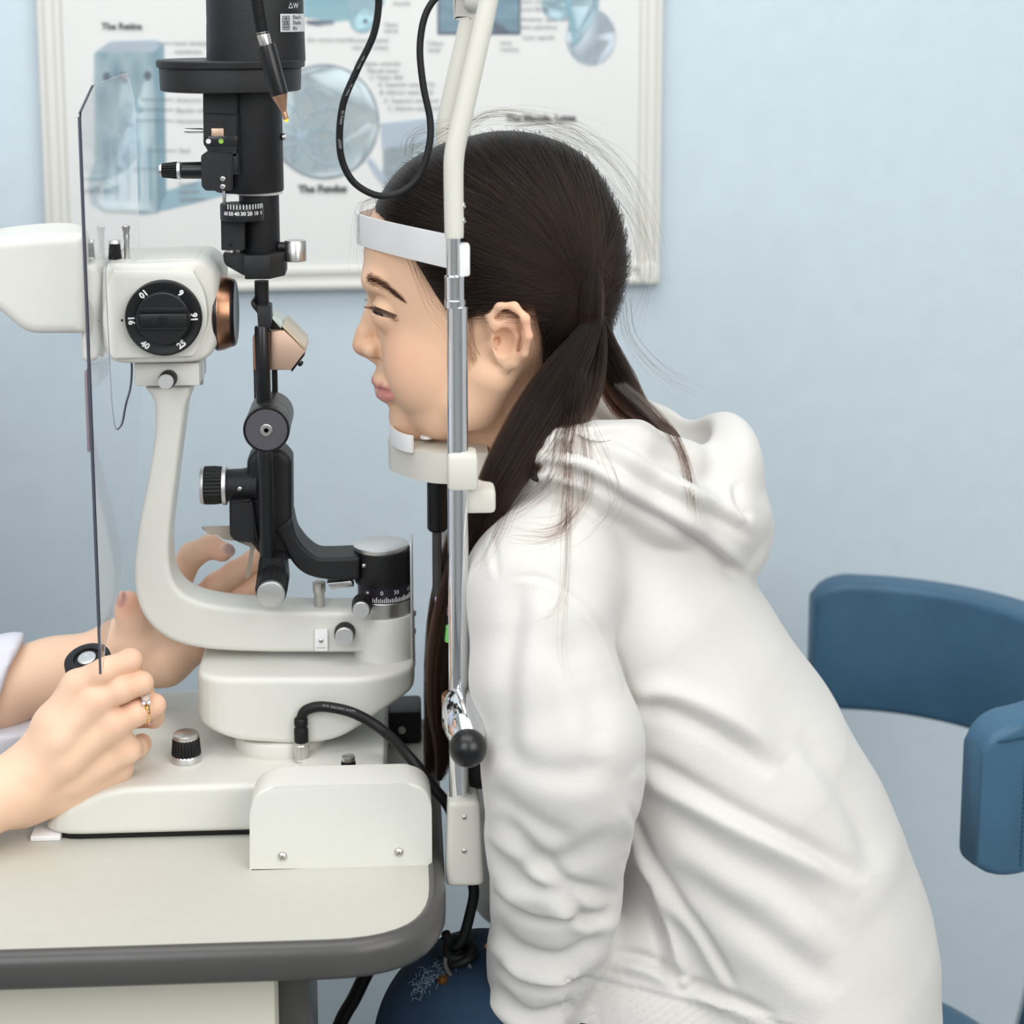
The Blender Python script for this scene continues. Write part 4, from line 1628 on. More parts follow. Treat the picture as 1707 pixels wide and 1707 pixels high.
# forehead band
zc = (P(603, 380, 0).z)
hb_ = .021
xp = P(757, 425, pY).x
xf = P(597, 380, 0).x
path = []
for t in np.linspace(-1, 1, 61):
    y = t * .1215
    x = xf + (xp - .004 - xf) * (math.sqrt(abs(t) ** 2.3 + .0016) - .04) / (1.0008 - .04)
    path.append((x, y, zc))
bm = B()
ribbon(bm, path, hb_, .0022, smooth=0)
hband = obj('forehead_band', bm, M_WHITEP, rest)
for Yp in (pY, .135):
    p0, p1 = P(768, 407, pY), P(781, 461, pY)
    bm = B()
    box(bm, ((p0.x + p1.x) / 2 - .002, Yp + .004, (p0.z + p1.z) / 2), (p1.x - p0.x + .006, .012, p0.z - p1.z), .0018)
    obj('band_clip', bm, M_WHITEP, hband)

# chin cup
cT = P(700, 728, 0).z
cx0, cx1 = P(647, 735, 0).x, P(745, 757, -.048).x + .006
cup_o = round_poly([(cx0, -.010), (cx0 + .020, -.040), (cx1 - .012, -.050), (cx1 + .022, -.050), (cx1 + .022, .05), (cx1 - .012, .05), (cx0 + .020, .04), (cx0, .010)], [.02, .02, .01, .001, .001, .01, .02, .02], 6)
bm = B()
zprism(bm, cup_o, cT - .021, cT, .0014)
cup = obj('chin_cup', bm, M_CREAM2, rest)
bm = B()
gq = [(cx0 + .002 + .020 * (1 - math.cos(a)) * 1.1, .040 * math.sin(a), cT + .004) for a in np.linspace(-1.25, 1.25, 21)]
ribbon(bm, gq, .012, .0022, smooth=0)
obj('chin_guard', bm, M_WHITEP, cup)
bm = B()
cyl(bm, P(711, 731, -.022), (0, 0, 1), .0045, .0025, .0006, 24)
obj('paper_pin', bm, M_WHITEP, cup)
bm = B()
for Yp in (pY, .135):
    p0, p1 = P(745, 752, pY), P(796, 811, pY)
    box(bm, ((p0.x + p1.x) / 2, Yp, (p0.z + p1.z) / 2), (p1.x - p0.x, .024, p0.z - p1.z), .003)
box(bm, (cx1 + .012, .0025, cT - .012), (.022, .262, .016), .003)
obj('cross_beam', bm, M_CREAM2, cup)
# black lift tube below the cup
bm = B()
vcyl(bm, 729, .0, [(884, 14), (880, 17), (800, 17)], 40)
lift = obj('lift_tube', bm, M_BLACKG, rest)
bm = B()
vcyl(bm, 731, .0, [(1290, 8), (878, 8)], 24)
obj('lift_rod', bm, M_BUMPER, lift)
# height lever: chrome boss on the collar ending in a black ball
pb = P(780, 1247, -.185)
pbs = P(769, 1195, pY)
la_ = V((pb.x - pbs.x + .004, pb.y - pY + .004, pb.z - pbs.z - .016))
lo_ = V((pbs.x - .002, pY + .002, pbs.z + .014))
LN = la_.length
bm = B()
lathe(bm, lo_, la_.normalized(), [(0, 0)] + [(.0035 + .0105 * math.sin(math.pi * (.10 + .80 * t)) ** .8, LN * t) for t in np.linspace(0, 1, 22)] + [(0, LN)], 56)
lev = obj('height_lever', bm, M_CHROME, rest)
bm = B()
bmesh.ops.create_uvsphere(bm, u_segments=40, v_segments=24, radius=32 * mpp(pb))
bmesh.ops.translate(bm, verts=bm.verts, vec=pb)
obj('ball_knob', bm, M_BLACKG, lev)
bm = B()
lathe(bm, P(800, 1281, pY + .02), (0, -1, .1), [(0, -.012), (.010, -.012), (.012, -.006), (.012, .006), (.009, .011), (0, .012)], 32)
obj('lock_knob', bm, M_RUBBER, rest)

# ================================================================== fixation lamp and cords
fix = thing('fixation_lamp', 'black pen shaped fixation lamp with copper cone tip hanging before the lamp housing', 'lamp')
fY = -.085
A0, A1 = P(437, 52, fY), P(477, 199, fY)
ax = (A1 - A0).normalized()
LL = (A1 - A0).length


def pen(t0, t1, r0, r1, m, name, parent=fix, extra=()):
    bm = B()
    a = A0 + ax * (LL * t0)
    h = LL * (t1 - t0)
    s = mpp(A0)
    lathe(bm, a, ax, [(0, 0), (r0 * s * .96, 0), (r0 * s, h * .04 + .0002), (r1 * s, h * .96 - .0002), (r1 * s * .96, h), (0, h)], 40)
    return obj(name, bm, m, parent)


pen(.0, .17, 10.5, 10.5, M_STEEL, 'steel_collar')
pen(.155, .72, 15.5, 15.3, M_BLACKG, 'barrel')
pen(.715, .915, 13.8, 4.6, mat('copper_plain', (.5, .29, .19, 1), .34, .85), 'copper_cone')
pen(.91, 1.0, 4.5, 4.8, mat('copper_plain', (.5, .29, .19, 1), .34, .85), 'copper_tip')
m_em = bpy.data.materials.new('lit_yellow_lens')
m_em.use_nodes = True
bb = m_em.node_tree.nodes['Principled BSDF']
bb.inputs['Base Color'].default_value = srgb('#f0c93a')
bb.inputs['Emission Color'].default_value = srgb('#ffd23c')
bb.inputs['Emission Strength'].default_value = .7
pen(.99, 1.025, 4.2, 3.2, m_em, 'lens')
bm = B()
q = [P(424, -120, fY), P(426, -40, fY), P(430, 10, fY), A0 + ax * .002]
tube(bm, q, 10.2 * mpp(A0), 20, 10)
obj('flexible_arm', bm, M_RUBBER, fix)
bm = B()
pz = spline([tuple(x) for x in q], 14)
for a, b in list(zip(pz, pz[1:]))[20:]:
    d = (V(b) - V(a)).normalized()
    lathe(bm, a, d, [(10.0 * mpp(A0), 0), (11.2 * mpp(A0), .0004), (11.2 * mpp(A0), .0010), (10.0 * mpp(A0), .0014)], 20)
obj('flexible_arm_rib', bm, M_RUBBER, fix)
# arm runs over the frame to the joint
bm = B()
tube(bm, [P(424, -118, fY), P(470, -190, fY), P(600, -210, -.07), P(720, -120, -.06), P(778, -30, -.05), P(780, 0, -.045)], .0042, 16, 8)
obj('support_arm', bm, M_BLACKG, fix)

cord = thing('lamp_cord', 'black rubber cord hanging in a loop from above, in front of the forehead', 'cord')
cY = -.10
pts = [(624, -110), (628, -30), (631, 10), (622, 60), (596, 115), (573, 170), (566, 225), (571, 270), (592, 306), (630, 326), (668, 321), (698, 294), (715, 245), (717, 200), (706, 145), (700, 85), (706, 35), (722, 2), (745, -12), (775, -10)]
bm = B()
yy = np.linspace(cY, -.062, len(pts))
tube(bm, [P(x, y, Y) for (x, y), Y in zip(pts, yy)], 6.0 * mpp(P(640, 200, cY)), 16, 8)
obj('cable', bm, M_RUBBER, cord)
# printed lettering along the cord
for k, (x, y, dx, dy) in enumerate(((602, 104, .45, -.9), (582, 150, .42, -.9), (570, 196, .16, -1), (567, 240, -.12, -1))):
    p = P(x, y, cY - .0026)
    text('lettering', ('RVV 300', '300V 2x', 'AWG 26', '60227')[k], p, .0024, M_PRINT, cord, ax=RIGHT * dx - UP * dy, up=RIGHT * -dy * -1 - UP * -dx * -1)

pc_ = thing('black_cable', 'black cable arching from the metal plug on the slit lamp base towards the post foot', 'cable')
z_s = sock.z + .0145
bm = B()
q0 = V((sock.x, sock.y, z_s))
dpx = [(503, 1196), (512, 1183), (540, 1178), (590, 1189), (640, 1219), (688, 1268), (722, 1312), (748, 1345), (760, 1385), (778, 1445)]
Ys = [sock.y, sock.y, sock.y - .002, sock.y - .008, sock.y - .015, -.10, -.104, -.105, -.105, -.106]
path = [q0, q0 + V((0, 0, .008))] + [P(x, y, Y) for (x, y), Y in zip(dpx, Ys)] + [P(790, 1484, -.115), P(783, 1525, -.115), P(772, 1562, -.115), P(757, 1578, -.112), P(742, 1560, -.105)]
tube(bm, path, .0036, 16, 8)
obj('cable', bm, M_RUBBER, pc_)
bm = B()
lathe(bm, q0 - V((0, 0, .0005)), (0, 0, 1), [(0, 0), (.0047, 0), (.0049, .002), (.0049, .010), (.0042, .0112), (.0042, .0122), (.0047, .0128), (.0047, .017), (.004, .018), (0, .018)], 32)
obj('plug_boot', bm, M_RUBBER, pc_)
p = P(588, 1187, sock.y - .0125)
text('lettering', 'RVV 300/500V AWM', P(565, 1181, sock.y - .0105), .0026, M_PRINT, pc_, ax=RIGHT * .98 - UP * .18, up=UP + RIGHT * .15)
# knot with a steel loop below the table corner
kn = thing('cord_knot', 'knotted black cord with a steel wire loop hanging under the table corner', 'cord')
bm = B()
kc = P(764, 1588, -.112)
for k in range(3):
    a = [(kc.x + .0085 * math.cos(t) + .001 * k, kc.y + .007 * math.sin(t) * (1 + .2 * k), kc.z + .0035 * math.sin(t + k) - .003 * k + .003) for t in np.linspace(0, 2 * math.pi, 17)]
    tube(bm, a, .0030, 12, 2)
tube(bm, [P(743, 1556, -.10), P(750, 1572, -.108), P(760, 1582, -.112)], .0032, 12, 5)
obj('knot', bm, M_RUBBER, kn)
bm = B()
lp = [P(752, 1592, -.115), P(742, 1600, -.118), P(746, 1618, -.12), P(762, 1637, -.12), P(779, 1643, -.12), P(787, 1632, -.12), P(784, 1612, -.118), P(772, 1596, -.115)]
tube(bm, lp, .0017, 12, 6)
obj('wire_loop', bm, M_BUMPER, kn)
lc = thing('hanging_cord', 'black cord slanting down below the table edge beside the grey motor housing', 'cord')
bm = B()
tube(bm, [P(618, 1608, -.03), P(606, 1632, -.03), P(590, 1665, -.03), P(566, 1710, -.03), P(540, 1800, -.03), V((P(535, 1800, -.03).x, -.02, .3)), V((P(530, 1800, -.03).x, -.02, .01))], .0052, 14, 6)
obj('cable', bm, M_RUBBER, lc)

# ================================================================== the girl
def Q(px, py, y=0.0, r=None):
    """point the photograph shows at (px, py), y millimetres nearer than the middle plane of the head"""
    p = P(px, py, -y / 1000)
    q = (p.x, p.y, p.z)
    return q if r is None else q + (r * mpp(p),)


def QW(pts):
    return [(Q(*p)[0], Q(*p)[2]) for p in pts]


K = .000417
M_SKIN = mat('child_skin', '#dba283', .5, bump=.12, bscale=1100, sss=.12, attr='tint', spec=.35)
M_HOOD = mat('white_cotton_fleece', '#d3d1cd', .9, bump=.35, bscale=1400, sheen=.25, spec=.15)
M_DENIM = mat('blue_denim', '#1b3650', .85, bump=.5, bscale=1500, var=.35, vscale=50)


class Star:
    """closed side outline x half width: a smooth egg whose side silhouette is the outline"""

    def __init__(s, c, pts, W, n=2.0):
        s.c = np.array(QW([c])[0])
        q = np.array(QW(pts)) - s.c
        a = np.arctan2(q[:, 1], q[:, 0])
        o = np.argsort(a)
        s.a, s.r = a[o], np.hypot(q[:, 0], q[:, 1])[o]
        A = np.linspace(-math.pi, math.pi, 721)
        rr = np.interp(A, s.a, s.r, period=2 * math.pi)
        ker = np.hanning(31)
        ker /= ker.sum()
        s.tab = np.convolve(np.concatenate([rr[-41:-1], rr, rr[1:41]]), ker, 'same')[40:-40]
        s.A = A
        s.W, s.n = W, n

    def rad(s, ang):
        return np.interp(ang, s.A, s.tab)

    def rho(s, x, z):
        dx, dz = x - s.c[0], z - s.c[1]
        return np.hypot(dx, dz) / s.rad(np.arctan2(dz, dx))

    def field(s, X, Y, Z):
        a = s.rho(X, Z).astype(np.float32)
        d = (a ** s.n + (np.abs(Y) / s.W) ** s.n) ** (1 / s.n)
        return ((d - 1) * s.W).astype(np.float32)

    def y(s, x, z):
        return s.W * np.maximum(1 - np.minimum(s.rho(x, z), 1) ** s.n, 0) ** (1 / s.n)


skull = Star((835, 430), [(610, 470), (606, 430), (609, 395), (618, 360), (640, 322), (672, 284), (715, 258), (785, 238), (861, 230), (930, 242), (985, 276), (1018, 325),
                          (1036, 400), (1034, 465), (1012, 520), (970, 575), (915, 615), (850, 640), (780, 650), (720, 650), (664, 600), (632, 545), (619, 505)], .069, 2.3)
hairS = Star((838, 420), [(612, 400), (614, 354), (633, 314), (654, 285), (687, 258), (723, 240), (785, 222), (861, 213), (909, 222), (952, 238), (989, 265), (1010, 298), (1029, 335),
                          (1043, 383), (1049, 427), (1047, 463), (1038, 495), (1020, 545), (985, 600), (930, 640), (850, 655), (760, 640), (690, 590), (650, 520), (622, 460)], .0775, 2.25)

lo, hi = P(560, 850, 0), P(1075, 195, 0)
vx = .00105
ny = int(.092 / vx)
g = Field((lo.x, -ny * vx, lo.z - .03), (hi.x, 0, hi.z), vx)
g.n[1] = ny + 1
g.f = np.full(tuple(g.n), .05, np.float32)
sl, X, Y, Z = g.sub(g.lo, g.lo + g.n * vx)
g.f = skull.field(X, Y, Z)
g.ell(Q(733, 575), (.0405, .053, .062), k=.012)
g.ell(Q(701, 612, 32), (.0222, .020, .030), k=.012)                 # cheek
g.ell(Q(667, 636), (.0184, .0165, .023), k=.005)                      # muzzle
g.ell(Q(681, 697), (.0128, .0145, .0122), k=.008)                     # chin
g.chain([Q(694, 696, 0, 28), Q(735, 690, 24, 32), Q(790, 672, 43, 38), Q(815, 625, 51, 44)], k=.012)
g.chain([Q(705, 694, 0, 31), Q(770, 690, 0, 48), Q(830, 690, 0, 70)], k=.012)
g.chain([Q(875, 690, 0, 92), Q(905, 800, 0, 105), Q(930, 900, 0, 120)], k=.012)    # neck
# brow ridge, socket, lids
g.ell(Q(632, 468, 20), (.0105, .019, .0075), k=.010)
g.ell(Q(622, 520, 31), (.0095, .013, .0085), k=.009, op='cut')
eye_c = np.array(Q(650, 521, 29))
g.ell(eye_c, (.0132, .0135, .0132), k=.0035)
# nose
g.chain([Q(629, 500, 0, 13), Q(620, 530, 0, 13), Q(609, 556, 0, 13.5), Q(604.5, 572, 0, 14)], k=.006)
g.ell(Q(604, 574), (.0060, .0068, .0057), k=.004)
g.chain([Q(606, 580, 0, 11), Q(625, 596, 0, 9)], k=.005)
g.ell(Q(621, 583, 9.0), (.0072, .0052, .0058), k=.0045)
g.ell(Q(614, 597, 5), (.0042, .0022, .0022), k=.002, op='cut')
g.chain([Q(631, 570, 14, 3.4), Q(632, 590, 14.5, 3.4), Q(629, 600, 12, 2.6)], k=.004, op='cut')
# lips
g.chain([Q(630, 633.5, 0, 10.6), Q(636, 638, 9, 10), Q(646, 646, 16, 7.5), Q(657, 655, 21, 5)], k=.0035)
g.chain([Q(641.5, 658, 0, 12), Q(645, 659, 9, 10.5), Q(651, 660, 16, 8), Q(658, 659, 21, 4)], k=.0035)
g.chain([Q(620, 645.5, 0, 2.2), Q(628, 647, 8, 2.6), Q(640, 651, 17, 2.8), Q(654, 656, 24, 2.6), Q(661, 657, 27, 2.2)], k=.0022, op='cut')
g.chain([Q(650, 600, 22, 3), Q(656, 635, 25, 3.2), Q(667, 662, 27, 4)], k=.008, op='cut')
g.ell(Q(636, 678), (.0045, .012, .0040), k=.006, op='cut')
# eyelid slit and crease
rot = Matrix.Rotation(R(17), 3, 'Y')
g.ell(Q(632, 518, 33), (.0150, .0145, .0021), k=.0010, op='cut', rot=rot)
g.chain([Q(629, 499, 24, 2.4), Q(637, 500, 32, 2.4), Q(650, 507, 37, 2.2), Q(665, 517, 42, 1.8)], k=.0024, op='cut')
# ear
g.chain([Q(842, 566, 50, 26), Q(850, 566, 62, 22)], k=.010)
g.ell(Q(849, 560, 67), (.0135, .0034, .0225), k=.003, rot=Matrix.Rotation(R(20), 3, 'Z'))
g.chain([Q(834, 568, 65, 5), Q(820, 550, 68, 6), Q(815, 526, 72, 7), Q(832, 510, 76, 7), Q(857, 511, 79, 7.5), Q(875, 531, 81, 8), Q(880, 560, 80, 7.5), Q(873, 588, 75, 7.5), Q(857, 605, 69, 8), Q(838, 613, 62, 11), Q(823, 607, 59, 8)], k=.0025)
g.ell(Q(844, 534, 72), (.0125, .0034, .0105), k=.003, rot=Matrix.Rotation(R(16), 3, 'Z'))
g.chain([Q(843, 530, 70, 3.5), Q(856, 540, 71.5, 4.5), Q(860, 562, 71, 5), Q(852, 588, 68, 6)], k=.004)
g.chain([Q(820, 575, 60, 9), Q(827, 578, 63, 7)], k=.003)
g.ell(Q(840, 572, 74), (.0074, .0085, .0100), k=.0022, op='cut')
g.chain([Q(830, 530, 75, 5), Q(846, 522, 77, 5), Q(862, 530, 79, 5), Q(870, 556, 79, 4.5), Q(864, 584, 75, 4)], k=.003, op='cut')
g.ell(Q(829, 569, 66), (.0022, .004, .003), k=.001, op='cut')
f2 = np.concatenate([g.f, g.f[:, -2::-1, :]], axis=1)
g.f = f2
v_, q_ = g.mesh(smooth=4)
girl = mesh_np('person', v_, q_, M_SKIN)
tag(girl, 'girl in a white hoodie leaning her chin and forehead on the slit lamp rest', 'person')
# colour of the skin: pigment of lips, cheeks, ear, scalp; a darker mouth line
pix = project(v_)
base_c = np.array(srgb('#ecc3a4')[:3])
cols = np.tile(base_c, (len(v_), 1))


def blend(mask, hexc):
    global cols
    c = np.array(srgb(hexc)[:3])
    m = np.clip(mask, 0, 1)[:, None]
    cols = cols * (1 - m) + c * m


def dot3(c, r, soft=1.0):
    d = np.linalg.norm((v_ * [1, 1, 1]) - np.array(c), axis=1)
    d2 = np.linalg.norm((v_ * [1, -1, 1]) - np.array(c), axis=1)
    d = np.minimum(d, d2)
    return np.clip((r - d) / (r * soft), 0, 1)


blend(dot3(Q(672, 600, 48), .032) * .35, '#e8a58e')
blend(dot3(Q(600, 575, 0), .014) * .45, '#e09a80')
blend(dot3(Q(868, 550, 78), .026) * .5, '#e6a184')
for c, r in ((Q(620, 637, 0), .0062), (Q(625, 640, 5), .0055), (Q(631, 643, 10), .0052), (Q(638, 646, 15), .0048), (Q(646, 650, 20), .0042), (Q(653, 654, 23), .0034), (Q(630, 660, 0), .0075), (Q(636, 660, 10), .0075), (Q(644, 661, 18), .0065), (Q(654, 660, 24), .0045)):
    blend(dot3(c, r, .45) * .75, '#cf8082')
blend(dot3(Q(625, 646, 0), .003, .5) * .6, '#7a3a3a')  # darker red dab where the lips meet
sc_m = (hairS.rho(v_[:, 0], v_[:, 2]))
hl = QW([(600, 335, 0), (622, 352, 20), (650, 375, 45), (674, 405, 58), (695, 440, 62), (714, 472, 64), (735, 505, 65), (758, 540, 64), (790, 524, 64), (810, 498, 65), (848, 488, 68), (888, 506, 64), (902, 560, 60), (905, 610, 55), (915, 660, 50), (1000, 660, 30), (1120, 420, 0), (1000, 150, 0), (700, 150, 0), (560, 250, 0)])
hs = poly_sdf2(v_[:, 0].astype(np.float32), v_[:, 2].astype(np.float32), hl)
ear_zone = (v_[:, 1] < -.0605) & (pix[:, 0] > 806) & (pix[:, 0] < 892) & (pix[:, 1] > 494)
blend(np.clip((-hs + .002) / .008, 0, 1) * (~ear_zone & ~(np.abs(v_[:, 1]) > .0605) | (pix[:, 1] < 495)), '#241a17')
vcolor(girl, cols)
for y_ in (1, -1):
    bm = B()
    bmesh.ops.create_uvsphere(bm, u_segments=32, v_segments=24, radius=.0119)
    bmesh.ops.translate(bm, verts=bm.verts, vec=(eye_c[0], eye_c[1] * y_, eye_c[2]))
    eb = obj('eye', bm, mat('shaded_eye_white', '#998c84', .15, spec=.6), girl)  # shade on the eyeball is put into this dulled white
    bm = B()
    lathe(bm, (eye_c[0], eye_c[1] * y_, eye_c[2]), V((-1, -.62 * y_, -.12)), [(0, .0125), (.002, .0124), (.0042, .0118), (.0064, .0106), (.0072, .0098)], 32)
    obj('iris', bm, mat('dark_brown_iris', '#2a1710', .08, spec=.8), eb)

# ---- hair: a dark cap under combed strands and two low tails
M_HAIR = bpy.data.materials.new('dark_brown_hair')
M_HAIR.use_nodes = True
nt = M_HAIR.node_tree
for n in list(nt.nodes):
    nt.nodes.remove(n)
ho = nt.nodes.new('ShaderNodeOutputMaterial')
hb2 = nt.nodes.new('ShaderNodeBsdfHairPrincipled')
hb2.parametrization = 'COLOR'
hi_ = nt.nodes.new('ShaderNodeHairInfo')
rp = nt.nodes.new('ShaderNodeValToRGB')
rp.color_ramp.elements[0].color = (.0050, .0036, .0030, 1)
rp.color_ramp.elements[1].color = (.030, .015, .010, 1)
rp.color_ramp.elements[0].position = .45
mxh = nt.nodes.new('ShaderNodeMath')
mxh.operation = 'MULTIPLY_ADD'
nt.links.new(hi_.outputs['Random'], mxh.inputs[0])
mxh.inputs[1].default_value = .8
nt.links.new(hi_.outputs['Intercept'], mxh.inputs[2])
nt.links.new(mxh.outputs[0], rp.inputs[0])
nt.links.new(rp.outputs[0], [i_ for i_ in hb2.inputs if i_.name == 'Color'][0])
for i_ in hb2.inputs:
    if i_.name in ('Roughness', 'Radial Roughness', 'Random Roughness', 'Random Color', 'IOR'):
        i_.default_value = {'Roughness': .34, 'Radial Roughness': .45, 'Random Roughness': .3, 'Random Color': .25, 'IOR': 1.30}[i_.name]
nt.links.new(hb2.outputs[0], ho.inputs[0])
M_CAP = mat('hair_under_layer', '#0d0a09', .5, spec=.3)

vx2 = .0016
lo, hi = P(590, 690, 0), P(1075, 195, 0)
g = Field((lo.x, -.086, lo.z), (hi.x, .086, hi.z), vx2)
sl, X, Y, Z = g.sub(g.lo, g.lo + g.n * vx2)
cap_in = hairS.field(X, Y, Z) + .0022
reg = poly_sdf2(X[:, 0, :], Z[0, :, :], hl)[:, None, :]
g.f = np.maximum(cap_in, np.broadcast_to(reg, cap_in.shape)).astype(np.float32)
for s_ in (1, -1):                     # room for the ears
    e = Q(850, 568, 70)
    g.ell((e[0], e[1] * s_, e[2]), (.018, .03, .026), k=.004, op='cut')
v2, q2 = g.mesh(smooth=4)
cap = mesh_np('hair', v2, q2, M_CAP, girl)
cap['label'] = 'dark brown hair combed back into two low tails'


def strands(name, paths, radii, parent, m=M_HAIR):
    """paths: (n, k, 3) array; radii: per strand root radius"""
    n, k = paths.shape[:2]
    hc = bpy.data.hair_curves.new(name)
    hc.add_curves([k] * n)
    hc.position_data.foreach_set('vector', paths.astype(np.float32).ravel())
    t = np.linspace(0, 1, k)
    rad = (np.asarray(radii)[:, None] * (1 - .55 * t[None, :] ** 2)).astype(np.float32)
    a = hc.attributes.get('radius') or hc.attributes.new('radius', 'FLOAT', 'POINT')
    a.data.foreach_set('value', rad.ravel())
    hc.materials.append(m)
    o = bpy.data.objects.new(name, hc)
    C.objects.link(o)
    o.parent = parent
    return o


tie = np.array(Q(980, 492, 60))
hlp = np.array(hl)


def scalp(n, side, lift, kk=14, spread=.012, bow=(.0, .012)):
    pts = []
    while len(pts) < n:
        th = rng.uniform(-math.pi, math.pi, n)
        rr = np.sqrt(rng.uniform(.05, .985, n))
        R_ = hairS.rad(th)
        x, z = hairS.c[0] + rr * R_ * np.cos(th), hairS.c[1] + rr * R_ * np.sin(th)
        ok = poly_sdf2(x.astype(np.float32), z.astype(np.float32), hl) < -.0008
        ok &= np.hypot(x - tie[0], z - tie[2]) > .012
        # keep the ear free
        e = Q(850, 568, 66)
        ok &= np.hypot((x - e[0]) / .017, (z - e[2]) / .025) > 1.18
        pts += list(zip(x[ok], z[ok]))
    root = np.array(pts[:n])
    t = np.linspace(0, 1, kk)[None, :]
    T = np.stack([tie[0] + rng.normal(0, spread * .35, n), tie[2] + rng.normal(0, spread, n)], 1)
    d = T - root
    L = np.linalg.norm(d, axis=1, keepdims=True)
    perp = np.stack([-d[:, 1], d[:, 0]], 1) / (L + 1e-9)
    perp *= np.sign(perp[:, 1:2] + 1e-9)
    bw = rng.uniform(bow[0], bow[1], (n, 1)) * (L / .12)
    xz = root[:, None, :] + d[:, None, :] * t[..., None] + perp[:, None, :] * (np.sin(np.pi * t) * bw)[..., None]
    # stay inside the outline
    ang = np.arctan2(xz[..., 1] - hairS.c[1], xz[..., 0] - hairS.c[0])
    r = np.hypot(xz[..., 0] - hairS.c[0], xz[..., 1] - hairS.c[1])
    f = np.minimum(1, .992 * hairS.rad(ang) / (r + 1e-9))
    x = hairS.c[0] + (xz[..., 0] - hairS.c[0]) * f
    z = hairS.c[1] + (xz[..., 1] - hairS.c[1]) * f
    y = -hairS.y(x, z)
    L_ = rng.uniform(*lift, (n, 1)) * (.35 + .65 * np.sin(np.pi * np.clip(t * .9 + .08, 0, 1)))
    cen = np.array([hairS.c[0], 0, hairS.c[1]])
    p = np.stack([x, y, z], -1)
    nrm = (p - cen) / np.linalg.norm(p - cen, axis=-1, keepdims=True)
    p = p + nrm * L_[..., None]
    p[..., 1] *= side
    return p


paths = np.concatenate([scalp(15000, 1, (-.0012, .0022)), scalp(4500, -1, (-.0012, .0022))])
strands('combed_strands', paths, rng.uniform(.00007, .00014, len(paths)), cap)


def bundle(guide, n, kk=22, spread=1.0, jit=.0012, taper_end=1.0):
    """strands that follow a guide of (px, py, y, radius px)"""
    pts = [Q(a, b, c, d) for a, b, c, d in guide]
    s = np.array(spline(pts, 8))
    s = s[np.linspace(0, len(s) - 1, kk).astype(int)] if len(s) > kk * 2 else np.array([[np.interp(u, np.arange(len(s)), s[:, d]) for d in range(4)] for u in np.linspace(0, len(s) - 1, kk)])
    th = rng.uniform(0, 2 * np.pi, n)
    rr = np.sqrt(rng.uniform(0, 1, n))
    ox, oy = rr * np.cos(th), rr * np.sin(th)
    tan = np.gradient(s[:, :3], axis=0)
    tan /= np.linalg.norm(tan, axis=1, keepdims=True)
    u = np.cross(tan, [0, 1, 0])
    u /= np.linalg.norm(u, axis=1, keepdims=True)
    w_ = np.cross(tan, u)
    p = s[None, :, :3] + (ox[:, None] * s[None, :, 3])[..., None] * u[None] * spread + (oy[:, None] * s[None, :, 3])[..., None] * w_[None] * .7 * spread
    # slow wander so strands cross and clump
    ph = rng.uniform(0, 6.28, (n, 1, 3))
    fr = rng.uniform(1, 4, (n, 1, 3))
    t = np.linspace(0, 1, kk)[None, :, None]
    p += np.sin(ph + fr * t * 3) * jit * t
    # uneven lengths
    cut = rng.uniform(.80, 1.0, n)
    idx = np.linspace(0, 1, kk)[None, :] * cut[:, None] * (kk - 1)
    i0 = np.clip(idx.astype(int), 0, kk - 2)
    fr_ = (idx - i0)[..., None]
    a = np.take_along_axis(p, i0[..., None], 1)
    b = np.take_along_axis(p, i0[..., None] + 1, 1)
    return a * (1 - fr_) + b * fr_


near = [(984, 500, 64, 14), (986, 530, 66, 17), (978, 560, 68, 22), (945, 615, 74, 36), (905, 680, 80, 44), (858, 760, 95, 42), (815, 840, 104, 32), (782, 910, 100, 24), (755, 1000, 88, 26), (738, 1090, 80, 27), (735, 1180, 74, 22), (742, 1250, 70, 15), (732, 1300, 70, 6)]
near2 = [(988, 510, 62, 14), (990, 565, 62, 22), (975, 630, 62, 34), (955, 690, 76, 30), (925, 745, 92, 20), (890, 800, 104, 12)]
right_ = [(994, 530, 56, 14), (1005, 575, 48, 24), (1030, 630, 36, 30), (1060, 675, 38, 22), (1090, 700, 42, 10), (1125, 728, 46, 6), (1146, 780, 50, 4), (1158, 835, 52, 2), (1160, 850, 52, 1)]
right2 = [(995, 540, 30, 20), (1015, 610, 26, 30), (1040, 665, 20, 30), (1060, 695, 16, 22)]
tails = np.concatenate([bundle(near, 4200), bundle(near2, 1800, jit=.002), bundle(right_, 700), bundle(right2, 1300)])
strands('tail_strands', tails, rng.uniform(.00006, .00010, len(tails)), cap)
far_tail = [(960, 560, -60, 20), (900, 680, -70, 34), (830, 780, -60, 34), (780, 880, -30, 30), (748, 980, -5, 27), (735, 1080, 5, 26), (730, 1180, 5, 22), (722, 1260, 5, 14), (712, 1290, 5, 6)]
ft = bundle(far_tail, 2600)
strands('tail_strands', ft, rng.uniform(.00006, .00010, len(ft)), cap)
# dark cores keep the tails opaque
bm = B()
for gd, f in ((near, .72), (near2, .6), (right2, .7), (far_tail, .7), (right_[:5], .55)):
    tube(bm, [Q(a, b, c, d * f) for a, b, c, d in gd], 0, 14, 6, sq=(1, .7), upv=(1, 0, .4))
obj('tail_core', bm, M_CAP, cap)
